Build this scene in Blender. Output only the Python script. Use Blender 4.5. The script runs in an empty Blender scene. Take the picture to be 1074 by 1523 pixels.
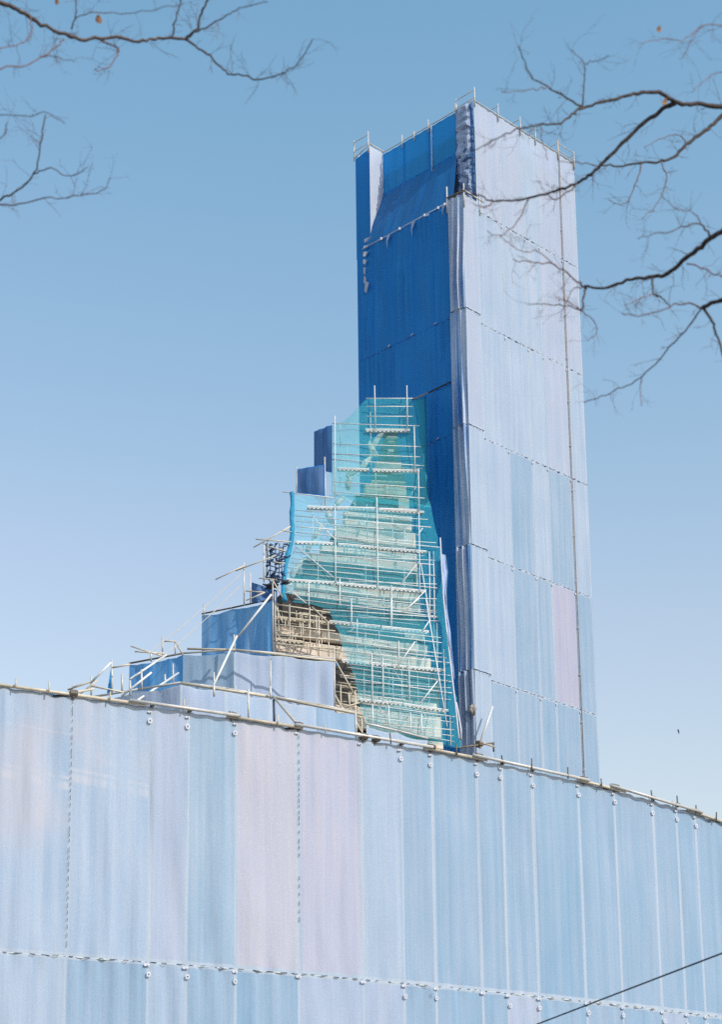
import bpy, math, random
from mathutils import Vector, Matrix, noise
R_ = math.radians
random.seed(11)
scene = bpy.context.scene
COL = scene.collection

# ------------------------------------------------------------------ camera
F_PX, PPX, PPY, IMW, IMH = 2874.0, 397.0, 1237.0, 1074.0, 1523.0
PITCH = math.atan(703 / F_PX)
EYE = Vector((0, 0, 1.6))
cam_data = bpy.data.cameras.new('camera')
cam = bpy.data.objects.new('camera', cam_data)
COL.objects.link(cam)
scene.camera = cam
cam.location = EYE
cam.rotation_euler = (R_(90) + PITCH, 0, 0)
cam_data.sensor_fit = 'VERTICAL'
cam_data.sensor_height = 36.0
cam_data.lens = F_PX / IMH * 36.0
cam_data.shift_x = (IMW / 2 - PPX) / IMH
cam_data.shift_y = (PPY - IMH / 2) / IMH
cam_data.clip_start = 0.1
cam_data.clip_end = 6000
cam_data.dof.use_dof = True
cam_data.dof.focus_distance = 62.0
cam_data.dof.aperture_fstop = 3.2

# ------------------------------------------------------------------ light
SUN_AZ, SUN_EL = 131.0, 37.0            # clockwise from +Y
world = bpy.data.worlds.new('World')
scene.world = world
world.use_nodes = True
wn = world.node_tree
wn.nodes.clear()
wo = wn.nodes.new('ShaderNodeOutputWorld')
wb = wn.nodes.new('ShaderNodeBackground')
ws = wn.nodes.new('ShaderNodeTexSky')
ws.sky_type = 'NISHITA'
ws.sun_disc = False
ws.sun_elevation = R_(SUN_EL)
ws.sun_rotation = R_(SUN_AZ)
ws.altitude = 0
ws.air_density = 2.0
ws.dust_density = 0.5
ws.ozone_density = 3.0
wb.inputs['Strength'].default_value = 0.15
wsep = wn.nodes.new('ShaderNodeSeparateColor'); wcom = wn.nodes.new('ShaderNodeCombineColor')      # film-like red response of the sky
wpow = wn.nodes.new('ShaderNodeMath'); wpow.operation = 'POWER'; wpow.inputs[1].default_value = 0.7
wmul = wn.nodes.new('ShaderNodeMath'); wmul.operation = 'MULTIPLY'; wmul.inputs[1].default_value = 0.61
wn.links.new(ws.outputs['Color'], wsep.inputs[0])
wmin = wn.nodes.new('ShaderNodeMath'); wmin.operation = 'MINIMUM'; wmin.inputs[1].default_value = 1.12
wred = wn.nodes.new('ShaderNodeMath'); wred.operation = 'MULTIPLY'
wn.links.new(wsep.outputs[0], wpow.inputs[0]); wn.links.new(wpow.outputs[0], wmul.inputs[0]); wn.links.new(wmul.outputs[0], wmin.inputs[0])
wn.links.new(wmin.outputs[0], wred.inputs[0]); wn.links.new(wsep.outputs[0], wred.inputs[1]); wn.links.new(wred.outputs[0], wcom.inputs[0])
wgrn = wn.nodes.new('ShaderNodeMath'); wgrn.operation = 'MULTIPLY'; wgrn.inputs[1].default_value = 0.965
wn.links.new(wsep.outputs[1], wgrn.inputs[0]); wn.links.new(wgrn.outputs[0], wcom.inputs[1]); wn.links.new(wsep.outputs[2], wcom.inputs[2])
wn.links.new(wcom.outputs[0], wb.inputs['Color'])
wn.links.new(wb.outputs['Background'], wo.inputs['Surface'])
sun_data = bpy.data.lights.new('sun', 'SUN')
sun_data.energy = 2.55
sun_data.angle = R_(0.53)
sun_data.color = (1.0, 0.95, 0.87)
sun = bpy.data.objects.new('sun', sun_data)
COL.objects.link(sun)
sa, se = R_(SUN_AZ), R_(SUN_EL)
to_sun = Vector((math.sin(sa) * math.cos(se), math.cos(sa) * math.cos(se), math.sin(se)))
sun.rotation_euler = to_sun.to_track_quat('Z', 'Y').to_euler()
vs = scene.view_settings
vs.view_transform = 'Standard'
vs.look = 'None'
vs.exposure = 0.25
vs.gamma = 1.0
scene.cycles.max_bounces = 10
scene.cycles.transparent_max_bounces = 16
scene.cycles.use_denoising = False      # keeps a fine grain like the film's

# ------------------------------------------------------------------ measuring helpers
CP, SP = math.cos(PITCH), math.sin(PITCH)
def ray(u, v):
    x = (u - PPX) / F_PX; y = -(v - PPY) / F_PX
    return Vector((x, CP - y * SP, SP + y * CP))
def at_z(u, v, z):
    d = ray(u, v); return EYE + d * ((z - EYE.z) / d.z)
def at_y(u, v, y):
    d = ray(u, v); return EYE + d * (y / d.y)
def on_plane(u, v, p, n):
    d = ray(u, v); return EYE + d * ((p - EYE).dot(n) / d.dot(n))
def lerp(a, b, t): return a + (b - a) * t
def Zm(ox, oy, s): return lambda x, y: (ox + x / s, oy + y / s)

# ------------------------------------------------------------------ mesh builder
class MB:
    def __init__(s): s.v = []; s.f = []; s.m = []; s.uv = None
    def quad(s, a, b, c, d, m=0):
        i = len(s.v); s.v += [Vector(a), Vector(b), Vector(c), Vector(d)]; s.f.append((i, i+1, i+2, i+3)); s.m.append(m)
    def tube(s, pts, radii, n=6, m=0, cap=True):
        pts = [Vector(p) for p in pts]
        if not isinstance(radii, (list, tuple)): radii = [radii] * len(pts)
        base = len(s.v); prev = None
        for i, p in enumerate(pts):
            t = (pts[min(i+1, len(pts)-1)] - pts[max(i-1, 0)])
            if t.length < 1e-9: t = Vector((0, 0, 1))
            t.normalize()
            ref = prev if prev is not None else (Vector((0, 0, 1)) if abs(t.z) < .9 else Vector((1, 0, 0)))
            a = (ref - t * ref.dot(t))
            if a.length < 1e-6: a = t.orthogonal()
            a.normalize(); b = t.cross(a); prev = a
            for k in range(n):
                w = 2 * math.pi * k / n
                s.v.append(p + (a * math.cos(w) + b * math.sin(w)) * radii[i])
        for i in range(len(pts) - 1):
            for k in range(n):
                k2 = (k + 1) % n
                s.f.append((base + i*n + k, base + i*n + k2, base + (i+1)*n + k2, base + (i+1)*n + k)); s.m.append(m)
        if cap:
            s.f.append(tuple(base + k for k in reversed(range(n)))); s.m.append(m)
            e = base + (len(pts) - 1) * n
            s.f.append(tuple(e + k for k in range(n))); s.m.append(m)
        return s
    def box(s, c, ax, ay, az, m=0):
        c = Vector(c); i = len(s.v)
        for sx in (-1, 1):
            for sy in (-1, 1):
                for sz in (-1, 1):
                    s.v.append(c + Vector(ax) * sx * .5 + Vector(ay) * sy * .5 + Vector(az) * sz * .5)
        for q in ((0,1,3,2),(4,6,7,5),(0,4,5,1),(2,3,7,6),(0,2,6,4),(1,5,7,3)):
            s.f.append(tuple(i + k for k in q)); s.m.append(m)
        return s
    def build(s, name, mats, parent=None, smooth=False):
        o0 = ORG.get(parent.name, Vector()) if parent else Vector()
        me = bpy.data.meshes.new(name)
        me.from_pydata([tuple(p - o0) for p in s.v], [], s.f)
        for mm in (mats if isinstance(mats, (list, tuple)) else [mats]): me.materials.append(mm)
        if any(s.m): me.polygons.foreach_set('material_index', s.m)
        if smooth: me.polygons.foreach_set('use_smooth', [True] * len(me.polygons))
        if s.uv:
            ul = me.uv_layers.new(name='uv')
            for l in me.loops: ul.data[l.index].uv = s.uv[l.vertex_index]
        me.update()
        o = bpy.data.objects.new(name, me); COL.objects.link(o)
        if parent: o.parent = parent; ORG[o.name] = o0
        return o
ORG = {}
def thing(name, label, cat, loc, group=None):
    o = bpy.data.objects.new(name, None); o.empty_display_size = .3
    COL.objects.link(o); o.location = loc; ORG[o.name] = Vector(loc)
    return tag(o, label, cat, group)
def tag(o, label, cat, group=None, kind=None):
    o['label'] = label; o['category'] = cat
    if group: o['group'] = group
    if kind: o['kind'] = kind
    return o
def piece(name, me, parent, loc, rot=(0, 0, 0), sc=(1, 1, 1)):
    o = bpy.data.objects.new(name, me); COL.objects.link(o); o.parent = parent
    o.location = Vector(loc) - ORG[parent.name]; o.rotation_euler = rot; o.scale = sc
    return o

# ------------------------------------------------------------------ materials
def new_mat(name):
    m = bpy.data.materials.new(name); m.use_nodes = True
    nt = m.node_tree; nt.nodes.clear()
    return m, nt, nt.nodes.new('ShaderNodeOutputMaterial')
def N(nt, t, **kw):
    n = nt.nodes.new(t)
    for k, v in kw.items():
        if k in n.inputs.keys(): n.inputs[k].default_value = v
        else: setattr(n, k, v)
    return n
def ramp(nt, fac, lo, hi, clo, chi):
    r = N(nt, 'ShaderNodeMapRange'); r.inputs['From Min'].default_value = lo; r.inputs['From Max'].default_value = hi
    r.inputs['To Min'].default_value = clo; r.inputs['To Max'].default_value = chi
    nt.links.new(fac, r.inputs['Value']); return r.outputs['Result']
def mixc(nt, fac, a, b):
    m = N(nt, 'ShaderNodeMix', data_type='RGBA')
    for sock, v in ((m.inputs[0], fac), (m.inputs[6], a), (m.inputs[7], b)):
        if hasattr(v, 'links'): nt.links.new(v, sock)
        else: sock.default_value = v if not isinstance(v, tuple) else (*v, 1)
    return m.outputs[2]
def sheet_mat(name, col, col2, trans, tcol, rough=.75, streak=1.0, clear=0.0, ghost_lines_patch=False):
    m, nt, out = new_mat(name); L = nt.links.new
    uv = N(nt, 'ShaderNodeUVMap', uv_map='uv')
    oi = N(nt, 'ShaderNodeObjectInfo')
    add = N(nt, 'ShaderNodeVectorMath', operation='MULTIPLY_ADD')
    cx = N(nt, 'ShaderNodeCombineXYZ'); L(oi.outputs['Random'], cx.inputs[0]); L(oi.outputs['Random'], cx.inputs[1]); L(oi.outputs['Random'], cx.inputs[2])
    L(cx.outputs[0], add.inputs[0]); add.inputs[1].default_value = (37, 53, 91); L(uv.outputs['UV'], add.inputs[2])
    def noi(sx, sy, scale, detail=3, ro=.55):
        mp = N(nt, 'ShaderNodeMapping'); mp.inputs['Scale'].default_value = (sx, sy, 1); L(add.outputs[0], mp.inputs['Vector'])
        n = N(nt, 'ShaderNodeTexNoise'); n.inputs['Scale'].default_value = scale; n.inputs['Detail'].default_value = detail; n.inputs['Roughness'].default_value = ro
        L(mp.outputs[0], n.inputs['Vector']); return n.outputs['Fac']
    st = noi(6.5, .10, 1.0, 5, .68)
    bl = noi(1, .6, .8, 3)
    fi = noi(1, 1, 26, 2, .7)
    a = N(nt, 'ShaderNodeMath', operation='ADD')
    L(ramp(nt, st, .36, .64, -.16 * streak, .62 * streak), a.inputs[0]); L(ramp(nt, bl, .3, .7, 0, .5), a.inputs[1])
    c = mixc(nt, a.outputs[0], col, col2)
    g = N(nt, 'ShaderNodeMix', data_type='RGBA', blend_type='MULTIPLY'); g.inputs[0].default_value = 1
    L(c, g.inputs[6])
    gv = N(nt, 'ShaderNodeCombineColor'); r1 = ramp(nt, fi, .25, .75, .94, 1.06)
    for i in range(3): L(r1, gv.inputs[i])
    L(gv.outputs[0], g.inputs[7])
    base = g.outputs[2]
    if ghost_lines_patch:   # pale painted lines for sunlit ledgers showing through, and a washed out patch
        sx = N(nt, 'ShaderNodeSeparateXYZ'); L(uv.outputs['UV'], sx.inputs[0])
        def line(h, slope, w, breaks):
            m1 = N(nt, 'ShaderNodeMath', operation='MULTIPLY_ADD'); L(sx.outputs[0], m1.inputs[0]); m1.inputs[1].default_value = slope; L(sx.outputs[1], m1.inputs[2])
            m2 = N(nt, 'ShaderNodeMath', operation='SUBTRACT'); L(m1.outputs[0], m2.inputs[0]); m2.inputs[1].default_value = h
            m3 = N(nt, 'ShaderNodeMath', operation='ABSOLUTE'); L(m2.outputs[0], m3.inputs[0])
            f = ramp(nt, m3.outputs[0], w * .6, w * 1.4, 1, 0)
            m4 = N(nt, 'ShaderNodeMath', operation='MULTIPLY'); L(f, m4.inputs[0]); L(ramp(nt, noi(2.2, .4, 1.3, 3, .6), .42, .6, 0, breaks), m4.inputs[1]); return m4.outputs[0]
        for (h, sl, w, br) in ((3.72, .10, .035, .6), (3.55, .10, .08, .7), (4.55, .06, .02, .4), (4.2, .35, .012, .35)):
            base = mixc(nt, line(h, sl, w, br), base, (.66, .68, .74))
        bl2 = noi(.6, .5, .9, 2); m5 = N(nt, 'ShaderNodeMath', operation='MULTIPLY'); L(ramp(nt, bl2, .45, .7, 0, .7), m5.inputs[0]); L(ramp(nt, sx.outputs[1], 1.6, 2.6, 0, 1), m5.inputs[1])
        base = mixc(nt, m5.outputs[0], base, (.62, .59, .63))
    d = N(nt, 'ShaderNodeBsdfPrincipled'); d.inputs['Roughness'].default_value = rough; d.inputs['Specular IOR Level'].default_value = .25
    L(base, d.inputs['Base Color'])
    t = N(nt, 'ShaderNodeBsdfTranslucent')
    tc = mixc(nt, ramp(nt, st, .3, .7, 0, .5), tcol, tuple(x * .75 for x in tcol)); L(tc, t.inputs['Color'])
    bm = N(nt, 'ShaderNodeBump'); bm.inputs['Strength'].default_value = .35; bm.inputs['Distance'].default_value = .05
    wr = noi(4, .5, 1.2, 3, .6); L(wr, bm.inputs['Height']); L(bm.outputs[0], d.inputs['Normal'])
    mx = N(nt, 'ShaderNodeMixShader'); mx.inputs[0].default_value = trans
    L(d.outputs[0], mx.inputs[1]); L(t.outputs[0], mx.inputs[2])
    last = mx
    if clear:
        tp = N(nt, 'ShaderNodeBsdfTransparent'); m2 = N(nt, 'ShaderNodeMixShader'); m2.inputs[0].default_value = clear
        L(mx.outputs[0], m2.inputs[1]); L(tp.outputs[0], m2.inputs[2]); last = m2
    L(last.outputs[0], out.inputs['Surface'])
    return m
def plain(name, col, rough=.6, metal=0.0, var=.15, scale=8.0, bump=.1):
    m, nt, out = new_mat(name); L = nt.links.new
    tc = N(nt, 'ShaderNodeTexCoord'); oi = N(nt, 'ShaderNodeObjectInfo')
    n = N(nt, 'ShaderNodeTexNoise'); n.inputs['Scale'].default_value = scale; n.inputs['Detail'].default_value = 5
    L(tc.outputs['Object'], n.inputs['Vector'])
    a = N(nt, 'ShaderNodeMath', operation='MULTIPLY_ADD'); L(oi.outputs['Random'], a.inputs[0]); a.inputs[1].default_value = .5; L(n.outputs['Fac'], a.inputs[2])
    c = mixc(nt, ramp(nt, a.outputs[0], .35, 1.1, 0, 1), tuple(x * (1 + var) for x in col), tuple(x * (1 - 2 * var) for x in col))
    p = N(nt, 'ShaderNodeBsdfPrincipled'); L(c, p.inputs['Base Color']); p.inputs['Roughness'].default_value = rough; p.inputs['Metallic'].default_value = metal
    b = N(nt, 'ShaderNodeBump'); b.inputs['Strength'].default_value = bump; b.inputs['Distance'].default_value = .02; L(n.outputs['Fac'], b.inputs['Height']); L(b.outputs[0], p.inputs['Normal'])
    L(p.outputs[0], out.inputs['Surface']); return m
def net_mat(name, col, tcol, cover, trans=.35):
    m, nt, out = new_mat(name); L = nt.links.new
    tc = N(nt, 'ShaderNodeTexCoord')
    n = N(nt, 'ShaderNodeTexNoise'); n.inputs['Scale'].default_value = .9; n.inputs['Detail'].default_value = 4
    L(tc.outputs['Object'], n.inputs['Vector'])
    n2 = N(nt, 'ShaderNodeTexNoise'); n2.inputs['Scale'].default_value = 22; n2.inputs['Detail'].default_value = 1; L(tc.outputs['Object'], n2.inputs['Vector'])
    d = N(nt, 'ShaderNodeBsdfDiffuse'); L(mixc(nt, ramp(nt, n.outputs['Fac'], .35, .65, 0, 1), col, tuple(x * .75 for x in col)), d.inputs['Color'])
    t = N(nt, 'ShaderNodeBsdfTranslucent'); t.inputs['Color'].default_value = (*tcol, 1)
    mx = N(nt, 'ShaderNodeMixShader'); mx.inputs[0].default_value = trans; L(d.outputs[0], mx.inputs[1]); L(t.outputs[0], mx.inputs[2])
    tp = N(nt, 'ShaderNodeBsdfTransparent')
    ad = N(nt, 'ShaderNodeMath', operation='ADD'); L(ramp(nt, n.outputs['Fac'], .3, .7, cover - .07, cover + .07), ad.inputs[0]); L(ramp(nt, n2.outputs['Fac'], .3, .7, -.07, .07), ad.inputs[1])
    m2 = N(nt, 'ShaderNodeMixShader'); L(ad.outputs[0], m2.inputs[0]); L(tp.outputs[0], m2.inputs[1]); L(mx.outputs[0], m2.inputs[2])
    L(m2.outputs[0], out.inputs['Surface']); return m

PALE = sheet_mat('sheet_pale_blue', (0.384, 0.51, 0.658), (0.499, 0.588, 0.704), .16, (.30, .50, .80))
GHOSTED = sheet_mat('sheet_pale_blue_ghost_lines', (0.388, 0.52, 0.677), (0.503, 0.599, 0.724), .16, (.30, .50, .80), ghost_lines_patch=True)
TLIL = sheet_mat('sheet_pale_lilac', (0.415, 0.51, 0.655), (0.502, 0.566, 0.685), .16, (.35, .48, .78))
PINKL = sheet_mat('sheet_pinkish_lilac', (0.478, 0.52, 0.655), (0.582, 0.583, 0.675), .16, (.42, .48, .75))
PINKT = sheet_mat('sheet_faint_pink', (.43, .46, .61), (.52, .53, .63), .16, (.40, .48, .75))
LILAC = sheet_mat('sheet_lilac', (0.389, 0.499, 0.66), (0.484, 0.562, 0.69), .16, (.40, .48, .78))
PINKISH = sheet_mat('sheet_faded_pink', (0.514, 0.546, 0.66), (0.587, 0.592, 0.66), .16, (.45, .48, .72))
MID = sheet_mat('sheet_mid_blue', (0.277, 0.442, 0.597), (0.395, 0.52, 0.658), .18, (.22, .45, .8))
MIDP = sheet_mat('sheet_mid_blue_paler', (0.299, 0.453, 0.605), (0.413, 0.53, 0.66), .18, (.24, .45, .8))
BLUER = sheet_mat('sheet_blue_worn', (0.332, 0.485, 0.63), (0.483, 0.589, 0.693), .2, (.2, .45, .8))
DEEP = sheet_mat('sheet_deep_blue', (0.0173, 0.247, 0.68), (0.0276, 0.303, 0.758), .25, (.006, .22, .7), rough=.6)  # shade of the tower's dark face put into the sheet colour
DEEP2 = sheet_mat('sheet_deep_blue_lighter', (0.0222, 0.311, 0.738), (0.0444, 0.395, 0.817), .3, (.01, .27, .8), rough=.6)  # same painted shade, lighter, for the recessed top storey
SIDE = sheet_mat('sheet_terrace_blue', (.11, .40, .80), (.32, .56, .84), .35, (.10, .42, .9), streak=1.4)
DEEPH = sheet_mat('sheet_lean_shade_blue', (0.0141, 0.138, 0.379), (0.0211, 0.18, 0.451), .03, (.006, .22, .7), rough=.6)  # darker deep blue: shade of the leaning sheets is in the colour
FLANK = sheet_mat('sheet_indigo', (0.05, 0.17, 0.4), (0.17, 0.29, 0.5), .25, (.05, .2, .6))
STRIP2 = sheet_mat('sheet_strip_blue_grey', (0.13, 0.34, 0.68), (0.62, 0.72, 0.86), .2, (.10, .34, .75), streak=1.7)
STRIP = sheet_mat('sheet_strip_greyed', (.40, .53, .76), (.50, .60, .80), .2, (.12, .36, .75))
FLAP = sheet_mat('sheet_flap_white', (.54, .61, .70), (.62, .65, .71), .15, (.4, .5, .75))
HEM = sheet_mat('sheet_hem', (0.418, 0.53, 0.66), (0.532, 0.608, 0.69), .12, (.5, .55, .7))
HEMD = sheet_mat('sheet_hem_dark', (.006, .2, .68), (.012, .25, .76), .15, (.02, .2, .5))
STEEL = plain('pipe_galvanised', (.66, .65, .61), .45, .15, .12, 6)
CREAM = plain('pipe_cream', (.68, .61, .47), .55, .05, .15, 6)
WHITEP = plain('pipe_white', (.82, .83, .81), .5, .0, .1, 6)
RUST = plain('coupler_rusty', (.20, .17, .13), .7, .3, .3, 20)
DARK = plain('dark_cord', (.05, .06, .08), .8, 0, .2, 12)
WHITE = plain('white_plastic', (.68, .70, .76), .5, 0, .05, 9)
STONE = plain('stone_block', (.86, .73, .59), .85, 0, .1, 3.5, .35)
GAPSHADE = plain('core_gap_shade', (.07, .065, .06), .9, 0, .2, 2.5, .4)  # near black, shade of the gaps painted into the core
STONEW = plain('stone_scroll', (.74, .71, .66), .8, 0, .08, 5, .3)
LACE = plain('lacing_cord_grey', (.16, .19, .26), .8, 0, .2, 12)
PIPEB = plain('pipe_brown', (.36, .29, .25), .6, 0.1, .2, 6)
BARK = plain('bark', (.11, .085, .075), .9, 0, .35, 30, .5)
TWIG = plain('twig_bark', (.20, .11, .10), .9, 0, .3, 30, .3)
LEAFM = plain('dry_leaf', (.36, .17, .07), .8, 0, .25, 40, .3)
GROUNDM = plain('ground_asphalt', (.11, .108, .10), .95, 0, .2, 1.5, .3)
CABLE = plain('shadow_tube_dark', (.05, .065, .11), .6, 0, .1, 9)
POLEM = plain('concrete_pole', (.35, .34, .32), .9, 0, .12, 4)
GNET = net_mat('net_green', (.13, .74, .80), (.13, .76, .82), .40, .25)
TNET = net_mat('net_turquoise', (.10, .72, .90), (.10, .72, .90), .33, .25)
DNET = net_mat('net_green_shaded_side', (.02, .2, .24), (.02, .2, .24), .6)  # darker copy of the green net, shade included in its colour
CYAN = plain('net_rolled_cyan', (.02, .25, .42), .85, 0, .25, 14, .6)
BLUENET = plain('net_knotted_blue', (.03, .07, .16), .9, 0, .25, 12)

# ------------------------------------------------------------------ sheets
def sheet(root, p00, p10, p11, p01, mat, out, nx=10, nz=14, amp=.02, folds=0.0, foldn=5, hem=.045, hemmat=None, seed=None, name='sheet', sag=0.0, pucker=.015, hems=(1, 1, 1, 1), hemz=None):
    """A tarpaulin hung between four corners, hemmed, with wrinkles along OUT."""
    rs = random.Random(seed if seed is not None else random.random())
    p00, p10, p11, p01 = map(Vector, (p00, p10, p11, p01)); out = Vector(out).normalized()
    w = (p10 - p00).length; h = (p01 - p00).length; hz = hemz or hem
    xs = [0] + ([hem / w] if hems[0] else []) + [i / nx for i in range(1, nx) if hem / w * 1.5 < i / nx < 1 - hem / w * 1.5] + ([1 - hem / w] if hems[1] else []) + [1]
    zs = [0] + ([hz / h] if hems[2] else []) + [i / nz for i in range(1, nz) if hz / h * 1.5 < i / nz < 1 - hz / h * 1.5] + ([1 - hz / h] if hems[3] else []) + [1]
    ph = [rs.uniform(0, 6.28) for _ in range(6)]; off = Vector((rs.uniform(-50, 50), rs.uniform(-50, 50), rs.uniform(-50, 50)))
    b = MB(); b.uv = []
    for zi, z in enumerate(zs):
        for xi, x in enumerate(xs):
            p = (p00 * (1 - x) + p10 * x) * (1 - z) + (p01 * (1 - x) + p11 * x) * z
            env = min(1, 6 * x, 6 * (1 - x)); envz = min(1, .35 + 3 * z, .35 + 3 * (1 - z))
            nz_ = noise.noise(off + Vector((x * w * 1.1, z * h * .35, 0)))
            nf = noise.noise(off * 1.7 + Vector((x * w * 4, z * h * .5, 3)))
            dsp = amp * (nz_ * 1.6 + nf * .6) * env * envz
            if folds:
                wv = x * foldn * 6.28 + .9 * math.sin(ph[0] + z * 2.1) + .5 * math.sin(ph[1] + z * 5)
                dsp += folds * (math.sin(wv + ph[2]) + .45 * math.sin(2.3 * wv + ph[3])) * min(1, 8 * x, 8 * (1 - x)) * (.55 + .45 * math.sin(ph[4] + z * 4))
            # puckers between the lashing points at head and foot
            dsp += pucker * math.cos(x * w / .45 * 6.28 + ph[5]) * max(0, 1 - min(z, 1 - z) * h / .35) * env
            p = p + out * dsp
            p.z -= sag * math.sin(x * math.pi) * z
            b.v.append(p); b.uv.append((x * w, z * h))
    nX = len(xs)
    for zi in range(len(zs) - 1):
        for xi in range(nX - 1):
            i = zi * nX + xi
            b.f.append((i, i + 1, i + nX + 1, i + nX))
            hm = (hems[0] and xi == 0) or (hems[1] and xi == nX - 2) or (hems[2] and zi == 0) or (hems[3] and zi == len(zs) - 2)
            b.m.append(1 if hm else 0)
    return b.build(name, [mat, hemmat or HEM], root, smooth=True)
def lashing(root, a, b, out, mat=None, r=.012, step=.16, fill=.55, seed=1):
    """Row of short cord loops that ties two sheets: dark dashes along a line."""
    rs = random.Random(seed); a = Vector(a); b = Vector(b); L = (b - a).length; d = (b - a) / L; mb = MB(); x = .05
    while x < L - .1:
        l = step * fill * rs.uniform(.6, 1.3)
        p = a + d * x + Vector(out) * .012; q = a + d * min(L, x + l) + Vector(out) * .012 + Vector((0, 0, rs.uniform(-.012, .012)))
        mb.tube([p, (p + q) / 2 + Vector(out) * .01, q], r, 4); x += step * rs.uniform(.85, 1.5)
    o = mb.build('lashing_cord', mat or LACE, root); o['kind'] = 'stuff'; return o
def pole(root, a, b, r=.024, mat=None, name='pole', n=8):
    return MB().tube([a, b], r, n).build(name, mat or STEEL, root, smooth=True)

def make_mesh(mb, name, mat, smooth=False):
    o = mb.build(name, mat, None, smooth); me = o.data; bpy.data.objects.remove(o); return me
def coupler_mesh(mat):
    mb = MB()
    mb.tube([(-.05, 0, 0), (.05, 0, 0)], .047, 8); mb.tube([(0, .04, -.05), (0, .04, .05)], .047, 8)
    mb.box((0, .0, -.055), (.03, 0, 0), (0, .03, 0), (0, 0, .05)); mb.box((.0, .085, .0), (.025, 0, 0), (0, .06, 0), (0, 0, .025))
    return make_mesh(mb, 'coupler', mat)
COUP = coupler_mesh(RUST)
COUPS = coupler_mesh(STEEL)
def ring_mesh():
    mb = MB(); n = 14
    for k in range(n):
        a0, a1 = 2*math.pi*k/n, 2*math.pi*(k+1)/n
        for (r0, r1, y0, y1) in ((.034, .072, -.012, -.012), (.072, .072, -.012, .004), (.034, .034, .004, -.012)):
            mb.quad((r0*math.cos(a0), y0, r0*math.sin(a0)), (r1*math.cos(a0), y1, r1*math.sin(a0)), (r1*math.cos(a1), y1, r1*math.sin(a1)), (r0*math.cos(a1), y0, r0*math.sin(a1)))
    mb.box((0, -.004, .075), (.02, 0, 0), (0, .012, 0), (0, 0, .03))
    return make_mesh(mb, 'tie_ring', WHITE)
RING = ring_mesh()
TAB = make_mesh(MB().box((0, 0, 0), (.11, 0, 0), (0, .012, 0), (0, 0, .05)).box((.02, -.012, .005), (.04, 0, 0), (0, .012, 0), (0, 0, .03)), 'tie_tab', WHITE)

# ------------------------------------------------------------------ ground
g = MB(); S = 3000
g.quad((-S, -S, 0), (S, -S, 0), (S, S, 0), (-S, S, 0))
go = g.build('ground', GROUNDM); go['kind'] = 'structure'

# ------------------------------------------------------------------ tower wrapped in sheets
TR = Vector((math.sin(R_(46.9)), math.cos(R_(46.9)), 0))      # along the sunlit face, away from the corner
TL = Vector((-TR.y, TR.x, 0))                                  # along the shaded face
TC = Vector((8.57, 70.53, 0))
def T(t, s, z): return TC + TR * t + TL * s + Vector((0, 0, z))
nR = -TL; nL = -TR
ROWS = [50.0, 44.93, 39.88, 34.87, 29.87, 24.83, 19.8, 14.8]
tower = thing('sheeted_tower', 'tall square tower wrapped in pale blue construction sheets, one face coloured deep blue for its shade', 'tower', T(3, 3, 0))
# sunlit face
cols = [-.5, 1.563, 3.04, 4.015, 5.53, 6.65]
pal = {(0, 0): TLIL, (0, 1): TLIL, (0, 3): TLIL, (0, 4): TLIL, (1, 3): TLIL, (1, 4): TLIL, (1, 0): PALE, (2, 3): TLIL, (2, 2): PALE, (3, 4): PALE, (4, 0): PALE, (4, 1): MID, (5, 4): MIDP, (5, 0): MIDP, (5, 1): MIDP, (5, 2): MID, (5, 3): MIDP, (3, 1): MIDP, (4, 1): MIDP, (4, 2): MIDP, (4, 3): PINKT, (4, 4): MIDP, (3, 3): MIDP}
for r in range(len(ROWS) - 1):
    for c in range(5):
        t0, t1 = cols[c], cols[c + 1]
        if c == 0: t0 = 0.0 if r == 0 else -.5
        z1, z0 = ROWS[r], ROWS[r + 1]
        mat = pal.get((r, c), PALE)
        sh = sheet(tower, T(t0 + .004, 0, z0 + .006), T(t1 - .004, 0, z0 + .006), T(t1 - .004, 0, z1 - .006), T(t0 + .004, 0, z1 - .006), mat, nR, 14, 18, .04, folds=.010, foldn=(t1 - t0) * 1.5, seed=r * 10 + c, hem=.05)
    if r:
        lashing(tower, T(0, -.02, ROWS[r]), T(6.63, -.02, ROWS[r] + .02), nR, r=.008, step=.24, fill=.45, seed=r)
        for c in range(1, 5):
            piece('tie_tab', TAB, tower, T(cols[c] - .03, -.035, ROWS[r] - .13), (0, R_(80), R_(90 - 46.9)), (.9, 1, .9))
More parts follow.
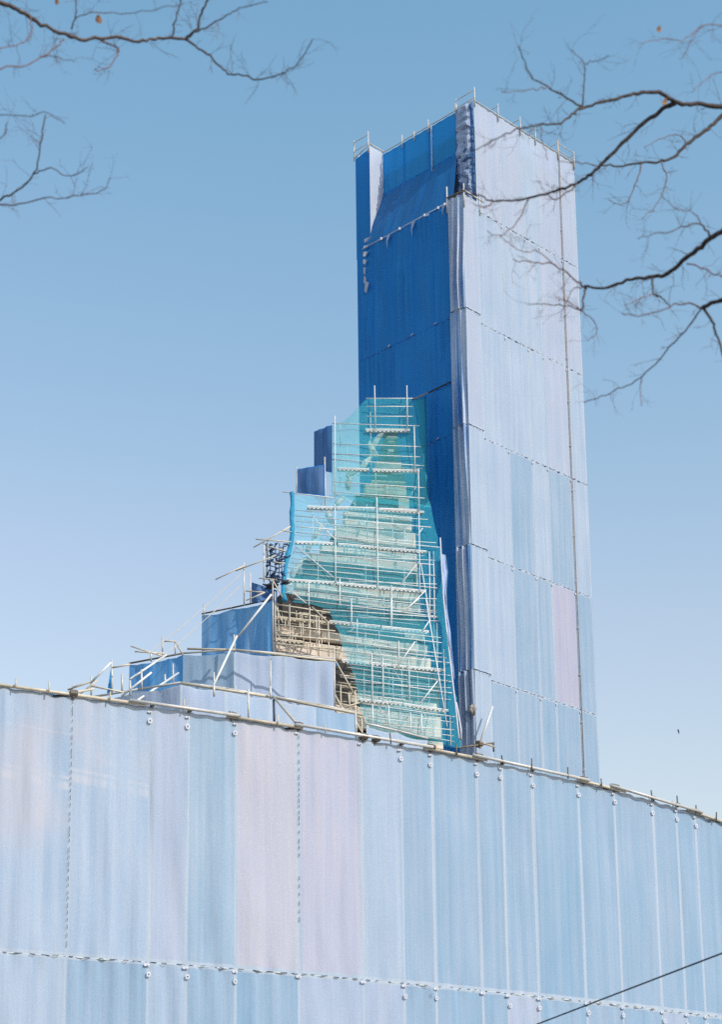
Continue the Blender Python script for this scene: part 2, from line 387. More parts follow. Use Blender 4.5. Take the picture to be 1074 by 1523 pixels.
# corner buttress on the sunlit side (below the set back top storey)
BT0, BT1, BS0, BS1 = -1.36, -.5, -.46, .27
for r in range(1, len(ROWS) - 1):
    z1, z0 = ROWS[r], ROWS[r + 1]
    lean = -.02 * r
    sheet(tower, T(BT0 + lean, BS0, z0 + .02), T(BT1, BS0, z0 + .02), T(BT1, BS0, z1 - .02), T(BT0 + lean + .02, BS0, z1 - .02), TLIL if r in (2, 1) else PALE, nR, 6, 12, .02, hem=.06, seed=300 + r)
    sheet(tower, T(BT0 - .1 + lean, BS1, z0 + .02), T(BT0 + lean, BS0 - .004, z0 + .02), T(BT0 + lean, BS0 - .004, z1 - .02), T(BT0 - .1 + lean, BS1, z1 - .02), STRIP2 if r != 5 else LILAC, (nL + nR * .4), 26, 26, .02, folds=.13, foldn=2.7, hem=.03, seed=320 + r)
    lashing(tower, T(BT0 - .1 + lean, BS1, z1), T(BT0 + lean, BS0 - .02, z1), nL, r=.02, step=.14, fill=.8, seed=40 + r)
    lashing(tower, T(BT0 + lean, BS0 - .02, z1), T(BT1, BS0 - .02, z1 - .06), nR, r=.011, step=.15, fill=.7, seed=60 + r)
    sheet(tower, T(BT1, BS0, z0), T(BT1, 0, z0), T(BT1, 0, z1), T(BT1, BS0, z1), PALE, TR, 3, 8, .01, seed=340 + r)
for (t, s) in ((BT0 - .14, BS1 + .02), (BT0, BS0 - .03), (BT1 + .1, BS0 - .03)):
    pole(tower, T(t, s, 44.3), T(t, s, 45.35 if s < 0 else 45.5), .03, STEEL, 'buttress_post')
pole(tower, T(BT0 - .14, BS1 + .05, 45.0), T(BT0, BS0 - .1, 45.02), .04, RUST, 'buttress_rail')
pole(tower, T(BT0 - .1, BS0 - .05, 45.05), T(BT1 + .35, BS0 - .05, 45.0), .03, STEEL, 'buttress_rail')
# top of the buttress: dark boards
MB().box(T((BT0 + BT1) / 2, (BS0 + BS1) / 2 + .1, 44.9), TR * .8, TL * .6, Vector((0, 0, .05))).build('buttress_board', RUST, tower)
# shaded face below the top storey, standing forward of it
LT = -1.2
lcol = [.27, 1.35, 2.45, 3.6, 4.75, 5.66]
BAYT = -.85; SB = 5.18; SE = 6.02
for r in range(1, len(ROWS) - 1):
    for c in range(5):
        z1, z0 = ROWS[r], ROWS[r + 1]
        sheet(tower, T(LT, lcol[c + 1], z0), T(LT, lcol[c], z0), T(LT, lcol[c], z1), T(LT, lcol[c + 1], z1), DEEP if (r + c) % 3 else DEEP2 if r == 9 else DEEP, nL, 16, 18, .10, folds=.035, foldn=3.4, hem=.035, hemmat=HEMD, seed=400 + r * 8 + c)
    if r == 1:
        pole(tower, T(LT - .06, 5.3, 44.95), T(LT - .06, .3, 44.98), .017, WHITEP, 'hem_pipe')
        for i, s in enumerate((.6, .95, 1.7, 3.1, 4.15)):
            m = MB(); p = T(LT - .1, s, 44.93)
            m.tube([p + Vector((0, 0, .05)), p, p - Vector((0, 0, .06))], .05, 6).build('knotted_tie', WHITE, tower)
        for s, ln, w in ((.75, .45, .2), (2.45, .7, .22), (3.85, .62, .22)):
            p = T(LT - .08, s, 44.93)
            mb = MB(); mb.v = [p, p - TL * w, p - TL * w * .4 - Vector((0, 0, ln * .5)) + nL * .05, p - Vector((0, 0, ln * .55)) + nL * .03, p - TL * .03 - Vector((0, 0, ln))]
            mb.f = [(0, 1, 2, 3), (3, 2, 4)]; mb.m = [0, 0]; mb.uv = [(0, 0), (w, 0), (w, ln * .5), (0, ln * .5), (0, ln)]
            mb.build('torn_corner', STRIP, tower)
    else:
        lashing(tower, T(LT - .01, 5.6, ROWS[r]), T(LT - .01, .4, ROWS[r]), nL, r=.008, step=.3, fill=.45, seed=80 + r)
        for s in (1.35, 2.6, 3.9):
            m = MB(); p = T(LT - .05, s, ROWS[r] + .02)
            m.tube([p, p - TL * .1 + Vector((0, 0, .03))], .025, 6).build('knotted_tie', WHITE, tower)
# end bay of the shaded face, which runs up to the top
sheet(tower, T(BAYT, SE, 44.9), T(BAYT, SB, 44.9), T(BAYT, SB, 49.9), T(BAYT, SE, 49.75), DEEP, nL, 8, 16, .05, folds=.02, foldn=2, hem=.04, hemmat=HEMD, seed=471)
# white flap: the cheek of that bay, seen in full sun, narrowing where the recessed sheet leans out
fl = MB(); fl.uv = []; nzf = 18
for i in range(nzf + 1):
    z = 50.0 - 4.2 * i / nzf
    tt = .0 if z > 48.0 else LT * (48.0 - z) / 3.05
    for k in range(6):
        t = lerp(BAYT - .02, max(tt, BAYT) - .03, k / 5)
        d = .03 * math.sin(i * .9 + k * 1.3) * (k / 5)
        fl.v.append(T(t, SB + d - .02, z)); fl.uv.append((t, z))
for i in range(nzf):
    for k in range(5):
        a = i * 6 + k; fl.f.append((a, a + 1, a + 7, a + 6)); fl.m.append(0)
fl.build('flap', FLAP, tower, smooth=True)
# bunched tail of the flap, hanging over the sheets below
for (z, w, h) in ((45.35, .5, .16), (45.02, .55, .12), (44.72, .36, .2), (44.35, .2, .2), (44.0, .09, .3), (43.6, .08, .3), (43.3, .24, .42)):
    mb = MB(); mb.uv = []; nn = 7
    for j in range(4):
        for k in range(nn):
            x = k / (nn - 1); ww = w * ((.35 + .65 * j / 3) if z < 43 else (1 - .6 * j / 3))
            p = T(LT - .07 - .05 * math.sin(x * 6 + z * 3), SB - x * ww + .02, z - h * j / 3 + .05 * math.sin(x * 5 + z))
            mb.v.append(p); mb.uv.append((x * ww, j * .1))
    for j in range(3):
        for k in range(nn - 1):
            a = j * nn + k; mb.f.append((a, a + 1, a + nn + 1, a + nn)); mb.m.append(0)
    mb.build('bunched_sheet', FLAP, tower, smooth=True)
# recessed top storey: upright, then leaning out to the lower sheets
rcol = [.95, 2.49, 3.93, SB]
for c in range(3):
    s0, s1 = rcol[c], rcol[c + 1]
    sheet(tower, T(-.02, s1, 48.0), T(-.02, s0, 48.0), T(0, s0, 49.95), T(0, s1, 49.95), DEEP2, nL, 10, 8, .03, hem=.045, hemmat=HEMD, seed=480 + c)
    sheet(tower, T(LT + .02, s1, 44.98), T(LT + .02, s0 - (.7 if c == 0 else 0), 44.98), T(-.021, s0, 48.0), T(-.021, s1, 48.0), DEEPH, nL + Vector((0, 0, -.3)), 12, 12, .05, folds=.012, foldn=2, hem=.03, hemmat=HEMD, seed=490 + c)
pole(tower, T(-.08, 2.3, 49.95), T(-.1, 2.3, 47.4), .02, STEEL, 'hanging_pipe')
# crumpled pale strip beside the sunlit corner
def crumple(name, s0, s1, mat, t0, amp, seed, rag):
    mb = MB(); mb.uv = []; nx_, nz_ = 7, 46; o = Vector((seed * 3.7, seed, 0))
    for j in range(nz_ + 1):
        z = lerp(44.98, 49.92, j / nz_); sl = s1 + rag * noise.noise(o + Vector((0, z * 1.9, 4))) + rag * .5 * noise.noise(o + Vector((0, z * 5, 9)))
        for i in range(nx_ + 1):
            x = i / nx_; ss = lerp(s0, sl, x)
            r = abs(noise.noise(o + Vector((ss * 1.6 + z * .5, z * 2.6, 1)))) * 1.6 + .5 * abs(noise.noise(o + Vector((ss * 3.6 - z * .9, z * 5.3, 2))))
            d = amp * r * min(1, .3 + 5 * (1 - x)) * min(1, .2 + 6 * x)
            mb.v.append(T(t0 - d, ss, z - .05 * r * (1 - abs(2 * x - 1)))); mb.uv.append((ss, z))
    for j in range(nz_):
        for i in range(nx_):
            a = j * (nx_ + 1) + i; mb.f.append((a, a + 1, a + nx_ + 2, a + nx_ + 1)); mb.m.append(0)
    return mb.build(name, mat, tower, smooth=False)
crumple('crumpled_sheet', .14, .92, STRIP, -.06, .17, 3, .14)
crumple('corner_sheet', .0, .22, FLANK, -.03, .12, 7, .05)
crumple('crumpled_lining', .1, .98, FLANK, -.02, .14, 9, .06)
# far faces and lid keep the tower closed
for (a, b, o) in (((6.65, 0), (6.65, SE - .1), TR), ((6.65, SE - .1), (BAYT + .05, SE - .1), TL)):
    for r in range(len(ROWS) - 1):
        for c in range(4):
            f0, f1 = c / 4, (c + 1) / 4
            P0 = lambda f, z: T(lerp(a[0], b[0], f), lerp(a[1], b[1], f), z)
            sheet(tower, P0(f0, ROWS[r+1]), P0(f1, ROWS[r+1]), P0(f1, ROWS[r] - .02), P0(f0, ROWS[r] - .02), PALE, o, 4, 6, .03, seed=600 + r * 9 + c)
MB().box(T(3.3, 2.95, 48.9), TR * 6.4, TL * 5.6, Vector((0, 0, .08))).build('deck', RUST, tower)
# head rails and guard frames
pole(tower, T(0, -.03, 50.02), T(6.68, -.03, 50.02), .025, STEEL, 'head_rail')
pole(tower, T(-.03, 0, 50.02), T(-.03, SB, 50.02), .022, STEEL, 'head_rail')
pole(tower, T(BAYT - .03, SB - .05, 50.05), T(BAYT - .03, SE, 49.8), .025, STEEL, 'head_rail')
pole(tower, T(BAYT - .03, SB - .05, 50.08), T(0, SB - .08, 50.05), .026, CREAM, 'head_rail')
def guard(p, d, hgt, dep, rail=True):
    gx = MB(); gx.tube([p - Vector((0, 0, .3)), p + Vector((0, 0, hgt))], .026, 6)
    q = p + d * dep; gx.tube([q - Vector((0, 0, .3)), q + Vector((0, 0, hgt * .93))], .026, 6)
    gx.tube([p + Vector((0, 0, hgt * .8)), q + Vector((0, 0, hgt * .8))], .018, 6)
    if rail: gx.tube([p + Vector((0, 0, hgt * .25)), q + Vector((0, 0, hgt * .2))], .016, 6)
    return gx.build('guard_frame', STEEL, tower, smooth=True)
for t, h in ((0.0, .62), (1.5, .55), (2.95, .6), (3.95, .62), (5.5, .62)): guard(T(t, -.05, 50.0), TL, h, 1.0)
guard(T(5.55, -.05, 50), TR, .6, 1.05); guard(T(6.62, -.05, 50), TL, .5, .9)
guard(T(BAYT - .05, SB + .02, 49.95), TL, .75, .85)
for s in (.95, 2.49, 3.3, 4.0): pole(tower, T(-.06, s, 49.7), T(-.06, s, 50.32 if s != 3.3 else 50.15), .025, CREAM, 'post_stub')
# long pipe down the sunlit face
pole(tower, T(5.55, -.06, 50.7), T(5.55, -.06, 15.0), .022, PIPEB, 'down_pipe')
for z in range(16, 50, 2): piece('pipe_clip', TAB, tower, T(5.55, -.07, z + .3), (0, 0, R_(90 - 46.9)), (.8, 3, .7))
# foot of the tower corner: bundle, brace and struts
bb = MB()
for k in range(3):
    a = k * 2.1; bb.tube([T(BT0 - .16, -.4, 23.3) + Vector((.05 * math.cos(a), 0, .12)), T(BT0 - .26, -.42, 23.25) + Vector((.09 * math.cos(a), 0, .08 * math.sin(a))), T(BT0 - .16, -.42, 23.05) + Vector((.04 * math.sin(a), 0, -.03))], [.03, .1, .03], 8)
bb.build('tied_bundle', LILAC if False else POLEM, tower, smooth=True)
def pt(u, v, off=0): return on_plane(u, v, T(BT0, BS0 - .5 - off, 0), nR)
pole(tower, pt(714, 1106), pt(733, 1051), .04, WHITEP, 'brace_pole')
pole(tower, pt(682, 1112), pt(735, 1105), .035, RUST, 'strut_pole')
pole(tower, pt(715, 1104), pt(736, 1111), .035, CREAM, 'strut_pole')
pole(tower, pt(734, 1104), pt(734.5, 1118), .03, RUST, 'strut_pole')
piece('coupler', COUP, tower, pt(714, 1106), (0, 0, R_(45)), (2.2, 2.2, 2.2))

# ------------------------------------------------------------------ stepped stone tower, scaffold and nets
def mod(v, az, d): # plane through pixel (560, v) at distance d whose rails run toward azimuth az
    return (at_y(560, v, d), Vector((math.cos(R_(az)), -math.sin(R_(az)), 0)))
MODS = [(560, mod(660, 88, 68.0)), (650, mod(660, 87, 68.0)), (735, mod(735, 82, 67.6)), (800, mod(800, 76, 66.8)), (900, mod(900, 73, 65.6)), (960, mod(960, 68, 64.6)), (1130, mod(1100, 68, 63.2))]
def sc(u, v, off=0.0):
    """Point on the scaffold front through pixel (u, v); OFF metres nearer the viewer."""
    i = 0
    while i < len(MODS) - 2 and v > MODS[i + 1][0]: i += 1
    (va, (pa, na)), (vb, (pb, nb)) = MODS[i], MODS[i + 1]
    t = min(1, max(0, (v - va) / (vb - va))); t = t * t * (3 - 2 * t)
    A = on_plane(u, v, pa - Vector((0, off, 0)), na); B = on_plane(u, v, pb - Vector((0, off, 0)), nb)
    return A.lerp(B, t)
def scaz(v):
    a, b = sc(540, v), sc(600, v); d = b - a; d.z = 0; return d.normalized()

stone = thing('stepped_stone_tower', 'beige stepped stone tower behind the turquoise nets, built in receding courses', 'tower', (4.6, 68, 0))
rows = [ # v top, v bottom, u left, u right
 (648, 651, 575, 592), (655, 657, 577, 588), (668, 673, 577, 586), (686, 705, 559, 598), (714, 717, 553, 604), (721, 737, 543, 605), (740, 757, 528, 609),
 (765, 772, 512, 614), (777, 786, 512, 613), (789, 812, 499, 619), (819, 829, 478, 621), (834, 846, 462, 622), (851, 868, 446, 622), (876, 890, 440, 625),
 (894, 910, 432, 626), (915, 929, 425, 629), (934, 945, 420, 632), (952, 966, 414, 636), (970, 991, 410, 642), (996, 1005, 480, 642), (1011, 1031, 488, 646), (1037, 1052, 492, 651), (1058, 1088, 500, 657), (1094, 1106, 520, 660)]
OFFB = -1.25
rs = random.Random(3)
for (v0, v1, u0, u1) in rows:
    vm = (v0 + v1) / 2; d = scaz(vm); n = Vector((d.y, -d.x, 0))
    z1 = sc(570, v0, OFFB).z; z0 = sc(570, v1 - min(2.5, (v1 - v0) * .15), OFFB).z
    a = sc(u0, vm, OFFB); b = sc(u1, vm, OFFB)
    W = (Vector((b.x, b.y, 0)) - Vector((a.x, a.y, 0))).length
    k = max(1, round(W / .8)); x = 0
    cuts = [0] + sorted((i + rs.uniform(-.18, .18)) / k for i in range(1, k)) + [1]
    for i in range(k):
        m = lerp(a, b, (cuts[i] + cuts[i + 1]) / 2); w = W * (cuts[i + 1] - cuts[i]) - .018
        dp = .26 + rs.uniform(-.03, .03)
        c = Vector((m.x, m.y, (z0 + z1) / 2)) - n * (.13 + rs.uniform(-.03, .03))
        mb = MB(); ch = .025; h = z1 - z0
        # block with a chamfered face
        fx, fz = w / 2, h / 2
        pts = [(-fx, 0, -fz), (fx, 0, -fz), (fx, 0, fz), (-fx, 0, fz)]
        ins = [(-fx + ch, 1, -fz + ch), (fx - ch, 1, -fz + ch), (fx - ch, 1, fz - ch), (-fx + ch, 1, fz - ch)]
        bk = [(-fx, 2, -fz), (fx, 2, -fz), (fx, 2, fz), (-fx, 2, fz)]
        dep = {0: dp / 2 - ch, 1: dp / 2, 2: -dp / 2}
        for q in pts + ins + bk: mb.v.append(c + d * q[0] + n * dep[q[1]] + Vector((0, 0, q[2])))
        mb.f = [(4, 5, 6, 7), (0, 1, 5, 4), (1, 2, 6, 5), (2, 3, 7, 6), (3, 0, 4, 7), (8, 9, 1, 0), (9, 10, 2, 1), (10, 11, 3, 2), (11, 8, 0, 3), (9, 8, 11, 10)]; mb.m = [0] * 10
        mb.build('stone_block', STONE, stone)
# near-black core whose colour carries the shade between courses, one stage per band
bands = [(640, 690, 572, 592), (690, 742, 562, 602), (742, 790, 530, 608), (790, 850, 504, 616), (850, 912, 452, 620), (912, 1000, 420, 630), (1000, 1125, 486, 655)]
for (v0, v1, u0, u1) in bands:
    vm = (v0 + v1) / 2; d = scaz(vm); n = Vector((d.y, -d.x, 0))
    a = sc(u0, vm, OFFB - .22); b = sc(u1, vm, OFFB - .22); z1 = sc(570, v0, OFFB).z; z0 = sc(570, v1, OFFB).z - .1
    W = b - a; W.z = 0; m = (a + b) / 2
    MB().box(Vector((m.x, m.y, (z0 + z1) / 2)) - n * .6, d * W.length, n * 1.2, Vector((0, 0, z1 - z0))).build('core_stage', GAPSHADE, stone)
# carved scrolls stepping down the left shoulder
for (u, v, hh, lean) in ((563, 655, 26, 8), (556, 668, 22, -6), (545, 690, 24, 9), (528, 702, 14, 12), (521, 718, 20, 3), (506, 747, 14, 6), (492, 768, 22, -4), (474, 792, 22, 8), (463, 812, 18, 6), (450, 838, 20, 10), (440, 850, 20, 6), (431, 872, 16, 5), (428, 888, 16, 2)):
    mb = MB(); pts = []; rr = []
    for i in range(8):
        t = i / 7; pts.append(sc(u + lean * (t - .5) * 2 - 3 * math.sin(t * 3.1), v + hh * (.5 - t), OFFB + .25 + .15 * math.sin(t * 3.1))); rr.append(.03 + .09 * math.sin(.5 + t * 2.4))
    mb.tube(pts, rr, 8).build('carved_scroll', STONEW, stone, smooth=True)

scaff = thing('tube_scaffold', 'white tube scaffold with plank walkways standing behind the green and turquoise nets', 'scaffold', (4.2, 66, 0))
def add_posts(root, zm, lst, off, r, mat):
    for (x0, y0, x1, y1) in lst: pole(root, sc(*zm(x0, y0), off), sc(*zm(x1, y1), off), r, mat, 'standard_pole')
def add_rails(root, zm, lst, off, r, mat):
    for (x0, y0, x1, y1) in lst: pole(root, sc(*zm(x0, y0), off), sc(*zm(x1, y1), off), r, mat, 'ledger_pole')
def add_braces(root, zm, lst, off, r, mat):
    for (x0, y0, x1, y1) in lst: pole(root, sc(*zm(x0, y0), off), sc(*zm(x1, y1), off), r, mat, 'brace_pole')
def add_planks(root, zm, lst, off, mat):
    for (x0, y0, x1, y1) in lst:
        a, b = sc(*zm(x0, y0), off), sc(*zm(x1, y1), off); W = b - a; d = W.normalized(); n = Vector((d.y, -d.x, 0)).normalized()
        mb = MB(); up = d.cross(n) * -1
        if up.z < 0: up = -up
        mb.box((a + b) / 2 - n * .12, W, n * .22, up * .02)
        k = int(W.length / .16)
        for i in range(k): mb.box(a + d * (.08 + i * .16) - up * .032 - n * .04, d * .075, n * .03, up * .036)
        mb.box((a + b) / 2 + up * .045 - n * .02, W, n * .03, up * .03)
        mb.build('walkway_plank', mat, root)
z1 = Zm(420, 565, 4.475); z2 = Zm(410, 740, 3.978); z3 = Zm(480, 890, 4.882); z4 = Zm(350, 770, 5.114); z6 = Zm(320, 940, 4.475)
RP = .019
add_posts(scaff, z1, [(614, 38, 620, 330), (829, 38, 834, 335), (350, 240, 352, 790), (878, 300, 884, 600), (906, 590, 912, 890)], .06, RP, WHITEP)
add_posts(scaff, z1, [(586, 215, 592, 590), (285, 520, 288, 820), (620, 590, 626, 895), (430, 425, 434, 640), (385, 290, 387, 440), (440, 620, 442, 720), (385, 600, 387, 700)], -.5, RP, WHITEP)
add_rails(scaff, z1, [(555, 123, 870, 123), (560, 177, 868, 177), (560, 243, 868, 243), (330, 290, 910, 306), (335, 425, 920, 445), (335, 492, 920, 513), (330, 528, 945, 572), (330, 677, 948, 718), (330, 745, 950, 788), (0, 745, 345, 785)], .03, RP * .95, WHITEP)
add_rails(scaff, z1, [(495, 635, 700, 640), (550, 322, 850, 325), (600, 582, 930, 590)], -.5, RP * .9, WHITEP)
add_planks(scaff, z1, [(555, 334, 850, 336), (370, 592, 580, 598), (600, 600, 915, 606), (370, 850, 620, 856), (650, 860, 905, 870)], 0, WHITEP)
add_braces(scaff, z1, [(885, 720, 850, 770), (340, 745, 490, 830), (380, 430, 430, 640)], -.1, RP * .8, WHITEP)
add_posts(scaff, z2, [(352, 40, 355, 500), (600, 0, 606, 560), (848, 20, 854, 560), (860, 390, 915, 716), (935, 320, 942, 716), (910, 320, 914, 700), (195, 500, 197, 640), (380, 480, 382, 640), (685, 520, 690, 716)], .06, RP, WHITEP)
add_posts(scaff, z2, [(218, 50, 220, 270), (540, 40, 543, 260), (482, 300, 484, 400), (440, 480, 443, 680), (453, 500, 456, 690), (105, 320, 106, 440), (762, 180, 766, 320), (300, 480, 302, 600)], -.55, RP, WHITEP)
add_rails(scaff, z2, [(115, 108, 920, 176), (120, 172, 360, 190), (120, 205, 970, 295), (105, 320, 940, 398), (85, 385, 945, 462), (60, 440, 960, 536), (90, 550, 950, 640), (110, 600, 960, 704)], .03, RP, WHITEP)
add_rails(scaff, z2, [(350, 125, 820, 165), (150, 335, 850, 380), (350, 600, 860, 640), (400, 310, 880, 345)], -.55, RP * .85, WHITEP)
add_planks(scaff, z2, [(190, 55, 350, 62), (360, 60, 600, 68), (610, 70, 880, 88), (120, 264, 345, 272), (370, 276, 600, 296), (610, 298, 895, 322), (65, 487, 350, 505), (360, 507, 600, 530), (610, 532, 890, 556)], 0, WHITEP)
add_braces(scaff, z2, [(215, 110, 355, 250), (115, 285, 340, 470), (75, 540, 180, 625), (835, 395, 750, 500), (890, 548, 750, 685), (870, 180, 840, 225)], .08, RP, WHITEP)
add_posts(scaff, z3, [(358, 400, 362, 740), (437, 430, 441, 740), (552, 310, 556, 520), (627, 450, 632, 750), (250, 150, 252, 440), (362, 770, 366, 910), (480, 780, 484, 930), (637, 830, 642, 980), (718, 840, 722, 980), (927, 850, 932, 1070), (750, 0, 905, 930), (880, 370, 892, 800), (498, 0, 500, 200), (208, 0, 210, 180)], .06, RP, WHITEP)
add_posts(scaff, z3, [(805, 0, 812, 300), (830, 180, 836, 500), (575, 520, 578, 740), (480, 400, 482, 700), (742, 830, 745, 990), (460, 770, 462, 900)], -.6, RP, WHITEP)
add_rails(scaff, z3, [(0, 80, 835, 137), (180, 240, 865, 322), (90, 305, 865, 400), (150, 380, 940, 470), (180, 500, 940, 605), (130, 570, 940, 688), (290, 765, 960, 860), (340, 912, 960, 955)], .03, RP, WHITEP)
add_rails(scaff, z3, [(150, 350, 760, 420), (200, 620, 820, 700), (300, 790, 850, 850), (250, 480, 780, 540)], -.6, RP * .85, WHITEP)
add_planks(scaff, z3, [(50, 168, 420, 206), (430, 208, 775, 245), (140, 452, 500, 488), (510, 490, 895, 524), (270, 735, 580, 768), (590, 770, 915, 818)], 0, WHITEP)
add_braces(scaff, z3, [(670, 315, 560, 470), (850, 580, 710, 760), (700, 0, 580, 100), (780, 155, 730, 230)], .08, RP * 1.15, WHITEP)

rs = random.Random(33)
# second lift of guard rails and more uprights on the front, closely spaced
add_rails(scaff, z2, [(115, 75, 900, 130), (118, 140, 640, 185), (360, 228, 950, 268), (110, 300, 400, 322), (380, 345, 945, 372), (90, 360, 640, 412), (70, 415, 520, 455), (430, 495, 955, 512), (70, 520, 600, 580), (560, 585, 955, 600), (100, 575, 450, 612), (420, 655, 960, 680)], .02, .014, WHITEP)
add_rails(scaff, z3, [(30, 40, 830, 90), (60, 125, 850, 165), (120, 205, 860, 285), (110, 275, 500, 325), (380, 370, 900, 432), (150, 418, 560, 455), (170, 475, 930, 560), (220, 545, 620, 590), (200, 605, 930, 650), (240, 668, 930, 735), (270, 700, 600, 735), (300, 815, 950, 900), (330, 862, 700, 905), (520, 940, 960, 1000), (640, 985, 960, 1040)], .02, .014, WHITEP)
add_posts(scaff, z2, [(160, 110, 162, 330), (270, 60, 272, 260), (420, 60, 423, 330), (690, 60, 694, 330), (760, 300, 764, 560), (530, 300, 533, 520), (250, 320, 252, 520), (640, 540, 644, 716), (800, 560, 805, 716), (540, 530, 543, 700)], -.3, .014, WHITEP)
add_posts(scaff, z3, [(310, 180, 312, 440), (410, 240, 413, 470), (680, 240, 685, 480), (740, 250, 746, 520), (300, 500, 303, 720), (510, 520, 513, 730), (690, 540, 695, 760), (770, 560, 776, 790), (420, 760, 424, 930), (560, 780, 564, 950), (800, 820, 806, 1010), (860, 850, 866, 1040)], -.3, .014, WHITEP)
add_braces(scaff, z3, [(260, 180, 200, 240), (520, 520, 590, 640), (400, 780, 480, 900)], -.2, .014, WHITEP)
for zm, rng in ((z2, [(130, 880, y) for y in (130, 150, 235, 350, 365, 420, 470, 580, 660)]), (z3, [(120, 800, y) for y in (40, 120, 200, 275, 340, 415, 545, 600, 655, 700, 790, 840)])):
    for (x0, x1, y) in rng:
        k = .1 if zm is z2 else .125; a0 = x0 + rs.uniform(0, 200) + (max(0, y - 300) * .3 if zm is z3 else 0); a1 = x1 - rs.uniform(0, 120)
        pole(scaff, sc(*zm(a0, y + k * (a0 - x0)), -.62), sc(*zm(a1, y + k * (a1 - x0)), -.62), .013, WHITEP, 'ledger_pole', 6)
bare = thing('bare_scaffold', 'cream tube scaffold left open where the turquoise net is cut away', 'scaffold', (2.5, 64, 0))
add_posts(bare, z4, [(285, 470, 288, 1010), (412, 660, 416, 1015), (565, 680, 569, 1010), (615, 740, 619, 1012), (705, 790, 712, 1015), (635, 760, 638, 900)], .05, .024, CREAM)
add_posts(bare, z4, [(322, 650, 324, 800), (355, 630, 357, 780), (665, 860, 667, 930), (305, 800, 307, 1000), (500, 690, 503, 800), (455, 900, 458, 1010)], -.5, .024, CREAM)
add_rails(bare, z4, [(295, 655, 720, 722), (305, 810, 760, 862), (305, 890, 790, 932), (290, 960, 800, 1000), (300, 705, 690, 760)], .03, .024, CREAM)
add_planks(bare, z4, [(300, 757, 500, 778), (510, 780, 725, 800), (300, 925, 520, 950)], 0, CREAM)
add_braces(bare, z4, [(585, 680, 700, 790), (305, 870, 400, 1000), (300, 660, 360, 800)], .08, .022, CREAM)
add_posts(bare, z6, [(835, 350, 838, 500), (888, 410, 900, 520), (932, 390, 940, 690), (615, 80, 617, 160), (690, 0, 692, 160), (755, 0, 757, 160), (792, 100, 795, 500), (975, 540, 980, 690)], .05, .024, CREAM)
add_rails(bare, z6, [(640, 110, 830, 140), (800, 350, 940, 372), (800, 395, 950, 420), (790, 470, 950, 500), (930, 560, 1000, 572)], .03, .024, CREAM)
add_braces(bare, z6, [(800, 190, 930, 420), (940, 600, 990, 690), (985, 560, 1050, 700), (860, 500, 960, 470), (800, 420, 840, 500)], .1, .026, CREAM)

rs = random.Random(57)
for k in range(26):
    x0 = rs.uniform(300, 560); y0 = rs.uniform(670, 990); w = rs.uniform(80, 230)
    x1 = min(x0 + w, 700 + (y0 - 670) * .3); pole(bare, sc(*z4(x0, y0), -.3 - rs.uniform(0, .5)), sc(*z4(x1, y0 + (x1 - x0) * .12), -.3 - rs.uniform(0, .5)), rs.uniform(.012, .03), rs.choice((CREAM, CREAM, PIPEB)), 'ledger_pole', 6)
for k in range(22):
    x0 = rs.uniform(300, 700); y0 = rs.uniform(680, 930); h = rs.uniform(40, 110)
    pole(bare, sc(*z4(x0, y0), -.2), sc(*z4(x0 + rs.uniform(-4, 6), y0 + h), -.2), rs.uniform(.012, .022), CREAM, 'standard_pole', 6)
for k in range(20):
    x0 = rs.uniform(800, 900); y0 = rs.uniform(240, 640); x1 = x0 + rs.uniform(40, 110)
    if x1 > 850 + (y0 - 150) * .33 + 40: x1 = 850 + (y0 - 150) * .33 + 40
    pole(bare, sc(*z6(x0, y0), -.3), sc(*z6(x1, y0 + rs.uniform(2, 14)), -.35), rs.uniform(.012, .03), rs.choice((CREAM, CREAM, PIPEB)), 'ledger_pole', 6)
def strip_net(name, prof, off, mat, label, nx=16, bulge=.22, seed=0):
    """Net from a list of (v, u_left, u_right) rows, hung in front of the scaffold."""
    vs_ = []
    for (a, b) in zip(prof, prof[1:]):
        k = max(1, int(abs(b[0] - a[0]) / 9))
        for i in range(k): vs_.append(tuple(lerp(a[j], b[j], i / k) for j in range(3)))
    vs_.append(prof[-1]); mb = MB(); rs = random.Random(seed); o = Vector((seed * 7.3, 2, 5))
    for (v, ul, ur) in vs_:
        for i in range(nx + 1):
            u = lerp(ul, ur, i / nx); p = sc(u, v, off)
            nn = noise.noise(o + p * .55) * bulge + noise.noise(o + p * 2.1) * bulge * .4
            mb.v.append(p + Vector((0, -1, 0)) * nn + Vector((noise.noise(o + p * .9) * .10 + noise.noise(o + p * 4.0) * .10, 0, noise.noise(o + p * 3.1) * .06)) * (1 if i in (0, nx) else 0))
    for j in range(len(vs_) - 1):
        for i in range(nx):
            a = j * (nx + 1) + i; mb.f.append((a, a + 1, a + nx + 2, a + nx + 1)); mb.m.append(0)
    ob = mb.build(name, mat, None, smooth=True)
    return tag(ob, label, 'net')
strip_net('safety_net', [(592, 545, 614), (608, 530, 618), (625, 515, 621), (632, 493, 622), (660, 493, 627), (690, 493, 632), (720, 493, 632), (738, 494, 635), (748, 540, 640), (753, 600, 641)], -.12, GNET, 'sea green netting over the narrow top of the scaffold', seed=1)
strip_net('safety_net', [(735, 435, 500), (741, 435, 560), (752, 434, 640), (790, 433, 650), (830, 428, 655), (880, 422, 660), (893, 424, 661), (898, 462, 662), (905, 487, 663), (930, 499, 665), (960, 510, 668), (1000, 523, 672), (1050, 536, 678), (1078, 545, 682), (1090, 575, 683), (1104, 640, 685), (1111, 676, 686)], -.12, TNET, 'large turquoise netting with a diagonal lower edge over the wide scaffold', nx=24, seed=2)
